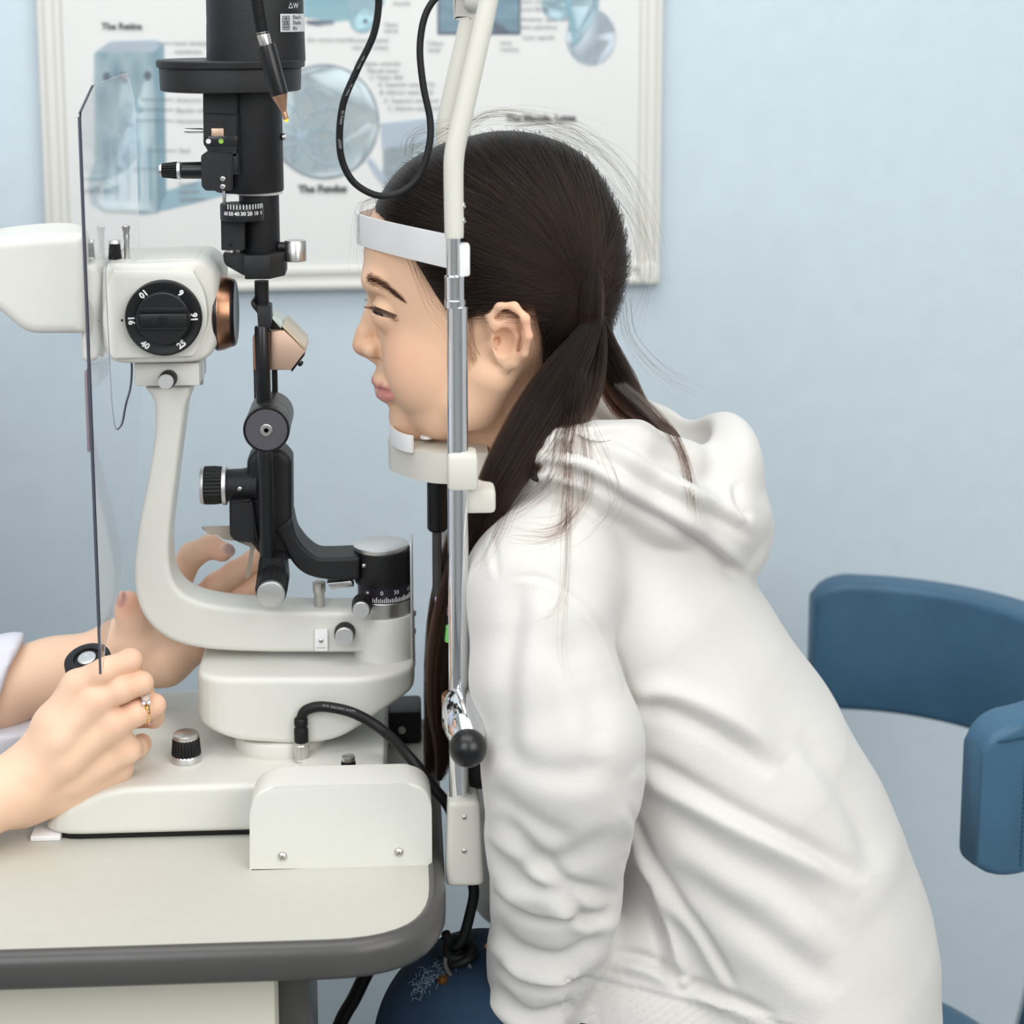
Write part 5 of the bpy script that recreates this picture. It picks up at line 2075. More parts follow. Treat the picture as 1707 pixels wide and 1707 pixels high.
# hair wound round the near tie
bm = B()
tube(bm, [Q(982, 452, 56, 10), Q(985, 475, 62, 16), Q(986, 505, 65, 18), Q(985, 535, 65, 16), Q(982, 560, 64, 14)], 0, 16, 6, sq=(1, .8), upv=(1, 0, 0))
obj('hair_tie', bm, M_CAP, cap)
wr = []
for k in range(700):
    x0 = rng.uniform(-1, 1)
    t = np.linspace(0, 1, 12)
    wd_ = 8 + 12 * np.sin(np.pi * (.12 + .76 * t)) ** .8
    px_ = 984 + x0 * wd_ + 4 * np.sin(t * 4 + k) + 2 * np.sin(k * 1.7)
    py_ = 450 + rng.uniform(0, 22) + (80 + rng.uniform(0, 26)) * t
    yy_ = 64 + 8 * math.sqrt(max(0, 1 - x0 ** 2)) * np.sin(np.pi * (.15 + .7 * t))
    wr.append([Q(a, b, c) for a, b, c in zip(px_, py_, yy_)])
strands('tie_strands', np.array(wr), rng.uniform(.00006, .0001, len(wr)), cap)


def loose(guides, n, sp, kk=18, rad=(.00003, .00005)):
    out = []
    for i in range(n):
        gd = guides[i % len(guides)]
        off = rng.normal(0, 1, 2) * sp
        end = rng.normal(0, 1, 2) * sp * 2.2
        pts = []
        m_ = len(gd)
        for j, (a, b, c) in enumerate(gd):
            f = j / (m_ - 1)
            pts.append(Q(a + off[0] + end[0] * f * f, b + off[1] * .6 + end[1] * f * f, c + 1.5 * rng.uniform(0, 1)))
        s = np.array(spline(pts, 6))
        out.append(np.array([[np.interp(u, np.arange(len(s)), s[:, d]) for d in range(3)] for u in np.linspace(0, len(s) - 1, kk)]))
    return np.array(out)


side_h = loose([
    [(772, 520, 66), (778, 570, 64), (800, 620, 60), (815, 680, 54)],
    [(785, 530, 66), (785, 580, 64), (795, 640, 60), (790, 700, 50)],
    [(890, 530, 64), (900, 570, 62), (895, 620, 60), (880, 670, 60)],
    [(745, 500, 66), (760, 540, 66), (772, 590, 62), (775, 640, 58)],
    [(690, 430, 62), (705, 470, 64), (725, 510, 66), (760, 540, 66)],
], 110, 6)
top_f = loose([
    [(700, 250, 5), (780, 205, 5), (860, 195, 5), (960, 225, 10), (1010, 280, 20)],
    [(760, 228, 5), (820, 185, 5), (900, 195, 5), (970, 235, 15)],
    [(860, 214, 5), (960, 215, 10), (1040, 290, 15), (1075, 380, 25), (1080, 450, 30)],
    [(920, 222, 5), (1010, 260, 10), (1065, 340, 15), (1085, 430, 25)],
    [(1000, 290, 5), (1060, 370, 10), (1075, 450, 20), (1040, 560, 30)],
    [(630, 330, 10), (605, 345, 10), (598, 400, 12), (604, 430, 14)],
    [(1040, 500, 10), (1050, 560, 12), (1100, 620, 15), (1150, 650, 18)],
    [(680, 260, 10), (690, 225, 10), (740, 210, 8), (800, 225, 8)],
], 140, 8)
alll = np.concatenate([side_h, top_f])
strands('loose_strands', alll, rng.uniform(.000035, .00006, len(alll)), cap)
# eyebrow and lashes
br = []
for i in range(520):
    u = rng.uniform(0, 1)
    px_, py_ = np.interp(u, [0, .25, .6, 1], [610, 622, 642, 668]), np.interp(u, [0, .25, .6, 1], [464, 467, 476, 497])
    wd = np.interp(u, [0, .3, .7, 1], [8, 9, 7, 3])
    o = rng.normal(0, .5)
    y0 = np.interp(u, [0, .25, .6, 1], [15, 22, 32, 42])
    px_, py_ = px_ + rng.normal(0, 1), py_ + o * wd
    br.append([(px_, py_, y0), (px_ + 5, py_ - 1 + 4 * u - o, y0 + 2), (px_ + 11, py_ + 1 + 8 * u - 2 * o, y0 + 4)])
# drop brow hairs on the skin
from mathutils.bvhtree import BVHTree
bvh = BVHTree.FromPolygons([tuple(x) for x in v_], [tuple(x) for x in q_])


def on_skin(px, py, lift):
    d = (P(px, py, 0) - CAM).normalized()
    h = bvh.ray_cast(CAM, d)
    if h[0] is None:
        return None
    return np.array(h[0] + h[1] * lift * (1 if h[1].dot(d) < 0 else -1))


bl = []
for s in br:
    p = [on_skin(a, b, l) for (a, b, _), l in zip(s, (.0002, .0008, .0006))]
    if all(x is not None for x in p) and abs(p[0][0] - p[2][0]) < .02:
        bl.append(p)
if bl:
    bl = np.array(bl)
    m2 = bl * [1, -1, 1]
    strands('eyebrow', np.concatenate([bl, m2]), np.full(len(bl) * 2, .00006), girl)
la = []
for i in range(90):
    u = i / 89
    a = np.interp(u, [0, .5, 1], [620, 632, 662])
    b = np.interp(u, [0, .5, 1], [510.5, 513, 525])
    p = on_skin(a, b, .0002)
    if p is None:
        continue
    d = np.array((-.0058 * (1 - .7 * u) + rng.normal(0, .0006), -.0045 - .002 * u, -.0012 + .0022 * (1 - u) + rng.normal(0, .0006)))
    la.append([p, p + d * .5 + np.array((0, 0, -.0008)), p + d])
    if i % 3 == 0:
        p2 = on_skin(a + 4, b + 9, .0002)
        if p2 is not None:
            la.append([p2, p2 + np.array((-.0018, -.001, -.0006)), p2 + np.array((-.0032, -.002, -.0006))])
if la:
    la = np.array(la)
    strands('eyelashes', np.concatenate([la, la * [1, -1, 1]]), np.full(len(la) * 2, .00014), girl)

# ---- hoodie
vh = .0021
lo = V((P(760, 1700, 0).x - .02, -.235, .468))
hi = V((P(1300, 700, 0).x + .12, .235, P(1000, 660, 0).z))
g = Field(lo, hi, vh)
T_ = [(975, 865, 0, 150), (1040, 1000, 0, 190), (1105, 1140, 0, 212), (1178, 1280, 0, 232), (1240, 1420, 0, 246), (1272, 1550, 0, 262), (1258, 1650, 0, 283), (1246, 1760, 0, 292)]
Tq = [Q(*t) for t in T_]
for i, (a, b) in enumerate(zip(Tq, Tq[1:])):
    g.cone(a[:3], b[:3], a[3], b[3], k=.02, ys=1.42)
for s_ in (1, -1):
    def m3(p):
        return (p[0], p[1] * s_) + tuple(p[2:])
    g.chain([m3(Q(935, 860, 50, 105)), m3(Q(900, 985, 118, 118)), m3(Q(904, 1040, 132, 108))], k=.024)
    A_ = [(900, 1040, 136, 112), (908, 1130, 146, 122), (938, 1235, 156, 132), (938, 1300, 156, 130), (930, 1390, 148, 116), (927, 1490, 140, 106), (908, 1590, 128, 94), (890, 1670, 118, 84), (880, 1740, 110, 76)]
    g.chain([m3(Q(*t)) for t in A_], k=.008)
    g.chain([m3(Q(1085, 1490, 75, 62)), m3(Q(1075, 1590, 98, 78)), m3(Q(1075, 1690, 104, 100)), m3(Q(1090, 1790, 104, 105))], k=.025)
    g.chain([m3(Q(1075, 1690, 104, 95)), m3(Q(1230, 1720, 110, 110))], k=.025)
    # hood rolls round the neck
    g.chain([m3(Q(815, 800, 30, 26)), m3(Q(860, 780, 70, 34)), m3(Q(930, 772, 92, 40)), m3(Q(1020, 800, 95, 48)), m3(Q(1110, 845, 80, 55)), m3(Q(1185, 870, 48, 60)), m3(Q(1205, 868, 0, 66))], k=.012)
    g.chain([m3(Q(860, 748, 60, 18)), m3(Q(915, 722, 76, 22)), m3(Q(985, 712, 80, 26)), m3(Q(1060, 738, 72, 34)), m3(Q(1130, 775, 50, 42)), m3(Q(1180, 770, 0, 50))], k=.008)
g.ell(Q(1190, 830, 0), (.033, .062, .050), k=.02)
g.ell(Q(1215, 760, 0), (.022, .050, .030), k=.012)
g.chain([Q(1235, 860, 30, 38), Q(1240, 895, 0, 40)], k=.012)
g.chain([Q(1235, 860, -30, 38), Q(1240, 895, 0, 40)], k=.012)
g.chain([Q(1240, 925, 25, 30), Q(1240, 935, -25, 30)], k=.012)
# neck opening and the hollow of the hood
g.chain([Q(850, 690, 0, 105), Q(900, 790, 0, 110)], k=.006, op='cut')
g.ell(Q(1075, 690, 0), (.052, .050, .026), k=.008, op='cut', rot=Matrix.Rotation(R(28), 3, 'Y'))
g.ell(Q(985, 690, 0), (.055, .064, .034), k=.008, op='cut')
vh_, qh_ = g.mesh(smooth=4)
nh = vnormals(vh_, qh_)
if (nh * (vh_ - vh_.mean(0))).sum() < 0:
    nh = -nh
# folds: soft creases along lines, felt by the cloth on the near side
px2 = project(vh_)
face_w = np.clip((nh @ -np.array(FWD)) * 2.2, 0, 1)
disp = np.zeros(len(vh_))


def crease(line, depth, width, ridge=.7, side=1, fade=.18):
    """a valley of the given depth (mm) and width (px) with a soft ridge beside it"""
    global disp
    L = np.array(spline(line, 5))
    best = np.full(len(vh_), 1e9)
    sg = np.zeros(len(vh_))
    tt = np.zeros(len(vh_))
    n = len(L) - 1
    mask = (px2[:, 0] > L[:, 0].min() - 4 * width) & (px2[:, 0] < L[:, 0].max() + 4 * width) & (px2[:, 1] > L[:, 1].min() - 4 * width) & (px2[:, 1] < L[:, 1].max() + 4 * width) & (face_w > 0)
    idx = np.nonzero(mask)[0]
    p = px2[idx]
    bb = np.full(len(idx), 1e9)
    ss = np.zeros(len(idx))
    t_ = np.zeros(len(idx))
    for i in range(n):
        a, b = L[i], L[i + 1]
        e = b - a
        t = np.clip(((p - a) @ e) / (e @ e + 1e-9), 0, 1)
        d = p - a - t[:, None] * e
        r = np.hypot(d[:, 0], d[:, 1])
        m_ = r < bb
        bb[m_] = r[m_]
        ss[m_] = np.sign(e[0] * d[m_, 1] - e[1] * d[m_, 0])
        t_[m_] = (i + t[m_]) / n
    taper = np.clip(np.minimum(t_, 1 - t_) / fade, 0, 1) ** .8
    sd = bb * ss * side
    dd = -np.exp(-(sd / width) ** 2) + ridge * np.exp(-((sd - 1.7 * width) / (1.3 * width)) ** 2)
    disp[idx] += depth * .001 * dd * taper * face_w[idx]


for ln, dp, wd, rg, sd in (
    ([(824, 1357), (880, 1410), (944, 1470), (1037, 1496)], 5, 13, .9, 1),
    ([(816, 1399), (857, 1459), (940, 1489), (985, 1530), (1030, 1507)], 5, 12, .8, 1),
    ([(820, 1485), (869, 1522), (910, 1534), (985, 1528)], 4.5, 10, .9, -1),
    ([(824, 1530), (857, 1579), (925, 1601), (977, 1579), (1011, 1545)], 5, 12, .9, 1),
    ([(831, 1612), (872, 1642), (932, 1646), (970, 1635)], 5, 9, .9, -1),
    ([(812, 1635), (857, 1680), (895, 1695), (962, 1676)], 5, 10, .9, 1),
    ([(840, 1440), (900, 1440), (960, 1425), (1030, 1385)], 3, 18, .6, 1),
    ([(870, 960), (858, 1040), (846, 1120), (845, 1210), (838, 1280)], 4, 22, .7, -1),
    ([(930, 1060), (965, 1120), (990, 1190), (1000, 1260)], 2.5, 24, .5, 1),
    ([(835, 1240), (880, 1275), (950, 1290), (1020, 1270)], 2.5, 22, .6, 1),
    ([(818, 1310), (850, 1345), (905, 1380), (960, 1400)], 3, 18, .6, 1),
    ([(1066, 1190), (1090, 1182), (1131, 1190), (1215, 1232), (1290, 1290)], 6, 16, .9, -1),
    ([(1070, 1262), (1131, 1297), (1225, 1350), (1337, 1406), (1445, 1468)], 6, 15, 1.0, 1),
    ([(1330, 1222), (1383, 1286), (1430, 1370), (1462, 1453)], 3, 18, .7, 1),
    ([(1110, 1350), (1207, 1424), (1324, 1485), (1412, 1573)], 4, 24, .8, 1),
    ([(1120, 1440), (1220, 1520), (1330, 1600), (1400, 1660)], 3.5, 24, .8, 1),
    ([(1047, 1339), (1075, 1402), (1116, 1474), (1165, 1541), (1199, 1597), (1229, 1654)], 3.5, 8, .8, 1),
    ([(1034, 1425), (1075, 1466), (1094, 1522), (1116, 1620), (1139, 1650), (1175, 1642)], 6, 10, 1.0, -1),
    ([(1012, 1585), (1080, 1600), (1160, 1640), (1230, 1670), (1300, 1700)], 5, 10, .9, 1),
    ([(845, 961), (905, 965), (960, 1000), (1010, 1060), (1038, 1120), (1044, 1160)], 1.6, 5, .5, 1),
    ([(818, 878), (824, 920), (829, 965)], 1.4, 6, .5, 1),
    ([(880, 742), (960, 745), (1030, 772), (1100, 815), (1180, 855), (1262, 900)], 5, 10, .9, -1),
    ([(935, 780), (985, 800), (1060, 845), (1150, 895), (1200, 930), (1240, 970)], 5, 10, .9, -1),
    ([(860, 785), (920, 780), (985, 800)], 3, 8, .7, 1),
    ([(1140, 960), (1230, 1060), (1300, 1170), (1360, 1290)], 2, 40, .5, 1),
    ([(1225, 800), (1232, 840), (1250, 865)], 3, 8, .7, 1),
):
    crease(ln, dp, wd, rg, sd)
# ribbed hem below the waist seam
hem = (px2[:, 1] - (1628 + (px2[:, 0] - 985) * .245))
on_hem = (px2[:, 0] > 940) & (hem > 0) & (face_w > 0)
disp[on_hem] += (.0007 * np.sin((px2[on_hem, 0] - .5 * px2[on_hem, 1]) * .9)) - .002
disp += .0007 * np.sin(vh_[:, 0] * 55 + 3 * np.sin(vh_[:, 2] * 31)) * np.sin(vh_[:, 2] * 43 + vh_[:, 1] * 40)
vh_ = vh_ + nh * disp[:, None]
vh_ = relax(vh_, qh_, 2)
hoodie = mesh_np('hoodie', vh_, qh_, M_HOOD, girl)
hoodie['label'] = 'white hoodie with the hood lying on the shoulders'
# sleeve stripes that peep out beside the post: striped shirt front
for k, (y0, y1, col, nm) in enumerate(((1020, 1044, '#cda6d6', 'lilac_stripe'), (1044, 1058, '#141a2c', 'navy_stripe'), (1058, 1090, '#7fd77a', 'green_stripe'))):
    bm = B()
    pts = [Q(729, (y0 + y1) / 2 - 26, 74), Q(738, (y0 + y1) / 2 - 22, 82), Q(748, (y0 + y1) / 2 - 18, 92), Q(762, (y0 + y1) / 2 - 14, 102), Q(775, (y0 + y1) / 2 - 10, 106)]
    ribbon(bm, pts, (y1 - y0) * .00038, .003, smooth=4)
    obj('shirt_stripe', bm, mat(nm, col, .85, bump=.4, bscale=1500), hoodie, label=nm.replace('_', ' ') + ' on the chest')

# fine strands lying on the cloth
bh = BVHTree.FromPolygons([tuple(x) for x in vh_], [tuple(x) for x in qh_])


def on_cloth(px, py, lift, y_alt):
    d = (P(px, py, 0) - CAM).normalized()
    h = bh.ray_cast(CAM, d)
    if h[0] is None or h[0].y > -.055:
        return np.array(P(px, py, -y_alt / 1000))
    return np.array(h[0] - d * lift)


wg = [
    ([(968, 620), (962, 680), (947, 745), (951, 809), (947, 872), (922, 895), (892, 900), (821, 887)], 26, 7),
    ([(978, 620), (970, 690), (977, 752), (979, 820), (945, 869), (900, 887), (790, 872)], 22, 7),
    ([(955, 640), (942, 705), (904, 771), (830, 840), (784, 896)], 34, 10),
    ([(938, 710), (922, 797), (870, 842), (802, 865)], 24, 9),
    ([(968, 620), (960, 690), (952, 760), (950, 830), (938, 885)], 40, 9),
    ([(949, 850), (945, 977), (941, 1090), (964, 1146)], 4, 5),
    ([(949, 840), (947, 959), (930, 1015), (885, 1030)], 5, 6),
    ([(975, 690), (1010, 760), (1032, 830), (1000, 880), (960, 905)], 5, 8),
    ([(1040, 640), (1084, 676), (1129, 730), (1151, 801), (1160, 870)], 40, 4),
    ([(1030, 640), (1085, 690), (1135, 750), (1148, 810), (1152, 850)], 30, 4),
    ([(890, 760), (850, 850), (815, 930), (800, 960)], 10, 8),
]
ws = []
for gd, n, sp in wg:
    for i in range(n):
        o1, o2 = rng.normal(0, sp, 2), rng.normal(0, sp * 1.6, 2)
        m_ = len(gd)
        end = rng.uniform(.75, 1.0)
        q = spline([(a + o1[0] + o2[0] * (j / (m_ - 1)) ** 2, b + o1[1] * .5 + o2[1] * (j / (m_ - 1)) ** 2) for j, (a, b) in enumerate(gd)], 8)
        q = np.array(q)
        u = np.linspace(0, (len(q) - 1) * end, 24)
        q = np.stack([np.interp(u, np.arange(len(q)), q[:, d]) for d in range(2)], 1)
        lf = rng.uniform(.0008, .004)
        ws.append([on_cloth(a, b, lf, 88) for a, b in q])
ws = np.array(ws)
# no jumps where a strand leaves the cloth: smooth the depth
for _ in range(3):
    ws[:, 1:-1] = .25 * ws[:, :-2] + .5 * ws[:, 1:-1] + .25 * ws[:, 2:]
strands('loose_strands', ws, rng.uniform(.00005, .00008, len(ws)), cap)

# ---- jeans, down to the floor
g = Field((P(600, 1700, 0).x - .02, -.19, .03), (.36, .19, .66), .0034)
for s_ in (1, -1):
    hipq = (.20, -.075 * s_, .548, .075)
    kn_ = Q(806, 1742, 95)
    kn_ = (kn_[0], kn_[1], kn_[2], .072) if s_ > 0 else (kn_[0] + .085, .085, kn_[2] - .075, .072)
    g.cone(hipq[:3], (hipq[0] - .10, kn_[1], .545), .075, .068, k=.02)
    g.cone((hipq[0] - .10, kn_[1], .545), kn_[:3], .068, .070, k=.02)
    g.chain([kn_, (kn_[0] + .01, kn_[1], kn_[2] - .20, .056), (kn_[0] + .06, kn_[1], .075, .046)], k=.02)
g.ell((.20, 0, .555), (.09, .13, .085), k=.03)
v3, q3 = g.mesh(smooth=4)
jeans = mesh_np('jeans', v3, q3, M_DENIM, girl)
# frayed tear on the near knee
fr_ = []
bj = BVHTree.FromPolygons([tuple(x) for x in v3], [tuple(x) for x in q3])
for i in range(260):
    u = rng.uniform(0, 1)
    a, b = 692 + 72 * u + rng.normal(0, 5), 1652 - 62 * u + rng.normal(0, 7)
    d = (P(a, b, 0) - CAM).normalized()
    h = bj.ray_cast(CAM, d)
    if h[0] is None:
        continue
    p = np.array(h[0])
    e = rng.normal(0, .0026, 3)
    fr_.append([p, p + e * .5 + [0, -.001, .001], p + e + [0, -.0018, 0]])
if fr_:
    strands('frayed_threads', np.array(fr_), np.full(len(fr_), .00016), jeans, mat('white_thread', '#8296a6', .9))
for (x, y, r_, col, nm) in ((738, 1634, .0019, '#b36a24', 'rivet'), (818, 1580, .0022, '#a35a22', 'rivet')):
    d = (P(x, y, 0) - CAM).normalized()
    h = bj.ray_cast(CAM, d)
    if h[0] is not None:
        n_ = h[1] if h[1].dot(d) < 0 else -h[1]
        bm = B()
        lathe(bm, h[0], n_, [(0, 0), (r_ * 2, 0), (r_ * 2, .0012), (r_, .0016), (r_ * .8, .003), (0, .0034)], 24)
        obj(nm, bm, mat('copper_rivet', (.35, .17, .06, 1), .35, .9), jeans)
for s_ in (1, -1):
    bm = B()
    x0 = kn_[0] + .06
    pts = round_poly([(x0 + .045, 0.0), (x0 + .05, .05), (x0 + .03, .09), (x0 - .045, .085), (x0 - .13, .035), (x0 - .14, .0)], .02, 4)
    prism(bm, pts, -.095 * s_ - .036, .072, .012, px=False)
    obj('shoe', bm, M_WHITEP, girl)

# ================================================================== the examiner: both forearms and hands in view, the rest just outside the frame
M_SKIN2 = mat('adult_skin', '#e8bfa2', .48, bump=.14, bscale=900, sss=.12, attr='tint', spec=.35)
M_COAT = mat('white_coat_cotton', '#dcdce6', .85, bump=.3, bscale=1200, spec=.15)
g = Field((P(-300, 1300, .0).x, -.150, P(0, 1450, -.1).z - .02), (P(470, 1000, .07).x, .115, P(330, 880, .05).z + .01), .00125)
# near hand, back towards the viewer, closed round the joystick
wr = [(44, 1268, 84, 30), (38, 1300, 90, 34), (32, 1330, 88, 34), (34, 1352, 80, 28)]
mcp = [(128, 1142, 86, 24.5), (160, 1168, 91, 25), (190, 1207, 89, 24), (212, 1250, 83, 22)]
for a, b in zip(wr, mcp):
    g.chain([Q(*a), Q((a[0] + b[0]) / 2, (a[1] + b[1]) / 2, (a[2] + b[2]) / 2 + 2, (a[3] + b[3]) / 2 - 1), Q(*b)], k=.009)
for a, b in zip(mcp, mcp[1:]):
    g.cone(Q(*a)[:3], Q(*b)[:3], Q(*a)[3] * .80, Q(*b)[3] * .80, k=.006)
g.chain([Q(36, 1308, 86, 54), Q(-70, 1350, 98, 64), Q(-320, 1390, 125, 78)], k=.012)
g.chain([Q(60, 1330, 72, 36), Q(120, 1318, 70, 36), Q(195, 1280, 70, 28)], k=.010)
g.chain([Q(70, 1270, 70, 40), Q(140, 1220, 66, 36)], k=.010)
near_f = [
    [mcp[0], (176, 1118, 90, 22), (217, 1101, 82, 19.5), (222, 1120, 58, 18), (200, 1130, 44, 15.5)],
    [mcp[1], (202, 1150, 92, 21.5), (236, 1139, 84, 19), (240, 1158, 58, 17.5), (210, 1165, 45, 15)],
    [mcp[2], (226, 1190, 89, 20.5), (257, 1176, 78, 18.5), (256, 1196, 54, 17), (222, 1200, 43, 14.5)],
    [mcp[3], (228, 1246, 72, 17.5), (236, 1240, 58, 15.5), (228, 1252, 46, 14), (208, 1252, 41, 12.5)],
]
for f in near_f:
    g.chain([Q(*p) for p in f], k=.0026)
g.chain([Q(62, 1250, 72, 26), Q(95, 1200, 44, 23), Q(116, 1160, 16, 19), Q(136, 1136, 6, 15)], k=.006)
# tendons and veins on the back of the hand
for a, b in zip(wr[:3], mcp[:3]):
    g.chain([Q(a[0] + 22, a[1] - 12, a[2] + 10, 5), Q((a[0] + b[0]) / 2 + 4, (a[1] + b[1]) / 2, (a[2] + b[2]) / 2 + 9.2, 5), Q(b[0], b[1], b[2] + 6, 6)], k=.011)
# far hand, palm towards the viewer, behind the cream arm
mcf = [(288, 1004, -62, 24), (322, 1012, -68, 24), (345, 1036, -70, 23), (345, 1070, -64, 20)]
wf = [(196, 1062, -60, 30), (200, 1080, -64, 32), (204, 1098, -64, 32), (212, 1112, -58, 28)]
for a, b in zip(wf, mcf):
    g.chain([Q(*a), Q(*b)], k=.009)
g.chain([Q(180, 1092, -60, 46), Q(90, 1122, -54, 54), Q(-10, 1150, -50, 66), Q(-320, 1215, -40, 84)], k=.012)
g.chain([Q(222, 1108, -50, 42), Q(275, 1098, -50, 42), Q(318, 1078, -56, 30)], k=.010)
g.chain([Q(225, 1070, -46, 38), Q(262, 1050, -50, 32)], k=.010)
far_f = [
    [mcf[0], (302, 955, -62, 22.5), (320, 926, -58, 21.5), (350, 911, -52, 19.5), (371, 920, -47, 16.5)],
    [mcf[1], (362, 976, -66, 22), (392, 955, -62, 20.5), (425, 934, -56, 18.5), (450, 922, -50, 16)],
    [mcf[2], (380, 1010, -70, 21.5), (405, 992, -66, 20), (436, 972, -60, 18), (458, 958, -54, 15.5)],
    [mcf[3], (368, 1076, -62, 17.5), (392, 1080, -58, 15.5), (412, 1084, -54, 13)],
]
for f in far_f:
    g.chain([Q(*p) for p in f], k=.0028)
g.chain([Q(232, 1062, -44, 32), Q(224, 1034, -40, 25), Q(217, 1016, -38, 21), Q(213, 1003, -36, 17.5)], k=.008)
g.chain([Q(243, 1078, -18, 3), Q(258, 1105, -14, 3), Q(262, 1130, -16, 3)], k=.005, op='cut')
# nails
g.ell(Q(379, 917, -40), (.0062, .0030, .0052), k=.0010, rot=Matrix.Rotation(R(35), 3, 'Y'))
g.ell(Q(203, 999, -32), (.0028, .0050, .0066), k=.0010)
va, qa = g.mesh(smooth=4)
pixa = project(va)
# the rest of the body, outside the picture
g2 = Field((-.90, -.30, .40), (-.40, .30, 1.34), .005)
g2.ell((-.565, 0, 1.165), (.085, .072, .108), k=.01)
g2.ell((-.525, 0, 1.115), (.055, .050, .065), k=.02)
g2.cone((-.478, 0, 1.15), (-.468, 0, 1.125), .007, .011, k=.012)
g2.ell((-.49, 0, 1.085), (.02, .026, .012), k=.008)
g2.cone((-.595, 0, 1.10), (-.645, 0, .98), .050, .060, k=.02)
for s_ in (1, -1):
    g2.ell((-.565, .074 * s_, 1.155), (.016, .009, .028), k=.004)
g2.cone((-.65, 0, .96), (-.70, 0, .62), .10, .12, k=.03, ys=1.4)
vb, qb = g2.mesh(smooth=3)
vb[:, 0] -= .05 * np.clip((vb[:, 2] - .93) / .14, 0, 1)
doc = mesh_np('person', np.concatenate([va, vb]), np.concatenate([qa, qb + len(va)]), M_SKIN2)
tag(doc, 'examiner in a white coat whose bare hands work the slit lamp joystick', 'person')
allv = np.concatenate([va, vb])
pa = project(allv)
cols = np.tile(np.array(srgb('#eec9ad')[:3]), (len(allv), 1))


def tint(c, r, hexc, amt, soft=1.0):
    global cols
    d = np.linalg.norm(allv - np.array(c), axis=1)
    m = (np.clip((r - d) / (r * soft), 0, 1) * amt)[:, None]
    cols = cols * (1 - m) + np.array(srgb(hexc)[:3]) * m


for f in near_f + far_f:
    for p in f[1:4]:
        tint(Q(*p)[:3], .016, '#e2a385', .45)
for p in mcp:
    tint(Q(p[0], p[1], p[2] + 18), .014, '#e3a58c', .5)
for f in far_f:
    tint(Q(*f[-1])[:3], .013, '#d98d74', .6)
tint(Q(214, 1005, -30)[:3], .016, '#d98a70', .6)
tint(Q(382, 915, -39)[:3], .0054, '#b0959a', .8, .4)
tint(Q(202, 999, -30)[:3], .0062, '#d0a096', .9, .3)
vcolor(doc, cols)

# face
bf = BVHTree.FromPolygons([tuple(x) for x in vb], [tuple(x) for x in qb])


def on_face(y, z, lift):
    h = bf.ray_cast(V((-.2, y, z)), V((-1, 0, 0)))
    return h[0] + V((lift, 0, 0))


for s_ in (1, -1):
    bm = B()
    bmesh.ops.create_uvsphere(bm, u_segments=24, v_segments=16, radius=.0115, matrix=Matrix.Translation(on_face(.031 * s_, 1.150, -.0085)))
    ey = obj('eye', bm, mat('shaded_eye_white', '#998c84', .15, spec=.6), doc)  # same dulled white, shade included in its colour
    bm = B()
    lathe(bm, on_face(.031 * s_, 1.150, -.0085), (1, 0, 0), [(0, .0121), (.003, .0119), (.0055, .0104), (.006, .0098)], 24)
    obj('iris', bm, mat('dark_brown_iris', '#2a1710', .08, spec=.8), ey)
    bm = B()
    tube(bm, [on_face(y * s_, z, 0) for y, z in ((.014, 1.169), (.026, 1.174), (.040, 1.172), (.050, 1.165))], .0022, 8, 4)
    obj('eyebrow', bm, M_CAP, doc)
    bm = B()
    tube(bm, [on_face(y * s_, z, .0005) for y, z in ((.019, 1.150), (.026, 1.1565), (.034, 1.1565), (.043, 1.151))], .0018, 8, 4)
    obj('eyelid', bm, M_CAP, doc)
bm = B()
tube(bm, [tuple(on_face(y, z, -.0015)) + (r_,) for y, z, r_ in ((-.022, 1.088, .001), (-.010, 1.090, .004), (0, 1.0885, .0042), (.010, 1.090, .004), (.022, 1.088, .001))], 0, 12, 5)
obj('lips', bm, mat('lip_pink', '#c77f7d', .45), doc)

# ---- coat
g = Field((-.93, -.36, .40), (P(50, 1150, .05).x + .01, .33, 1.08), .0029)
sh = [(-.655, .175, .985), (-.655, -.175, .985)]
elb_n = np.array(Q(-480, 1400, 130))
elb_f = np.array(Q(-480, 1240, -60))
g.cone((-.66, 0, .93), (-.70, 0, .62), .125, .150, k=.03, ys=1.45)
g.cone((-.655, .15, .985), (-.655, -.15, .985), .062, .062, k=.03)
for S_, E_, Wp in ((sh[0], elb_f, [(-200, 1188, -44, 92), (-60, 1158, -48, 84), (25, 1138, -48, 84)]), (sh[1], elb_n, [(-340, 1390, 126, 92), (-230, 1374, 118, 88), (-190, 1368, 112, 86)])):
    g.chain([tuple(S_) + (.062,), tuple(E_) + (.052,)], k=.03)
    g.chain([tuple(E_) + (.052,)] + [Q(*p) for p in Wp], k=.015)
g.chain([Q(-120, 1270, -30, 60), Q(-20, 1250, -30, 40), Q(22, 1232, -28, 26)], k=.02)
for Wp in ([(80, 1124, -52, 60), (-30, 1150, -50, 68)], [(-150, 1360, 108, 66), (-230, 1374, 116, 68)]):
    g.chain([Q(*p) for p in Wp], k=.003, op='cut')
pl0 = Q(30, 1083, -48)
sl, X, Y, Z = g.sub((pl0[0] - .10, -.06, pl0[2] - .12), (pl0[0] + .05, .12, pl0[2] + .04))
dpl = (-( (X - pl0[0]) * .946 - (Z - pl0[2]) * .322)).astype(np.float32) + 0 * Y
g.put(sl, np.maximum(dpl, np.maximum(-(Y + .05), (pl0[2] - .052) - Z)).astype(np.float32), .001, 'cut')
g.cone((-.58, 0, 1.06), (-.61, 0, .99), .052, .056, k=.006, op='cut')
vc_, qc_ = g.mesh(smooth=5)
n_ = vnormals(vc_, qc_)
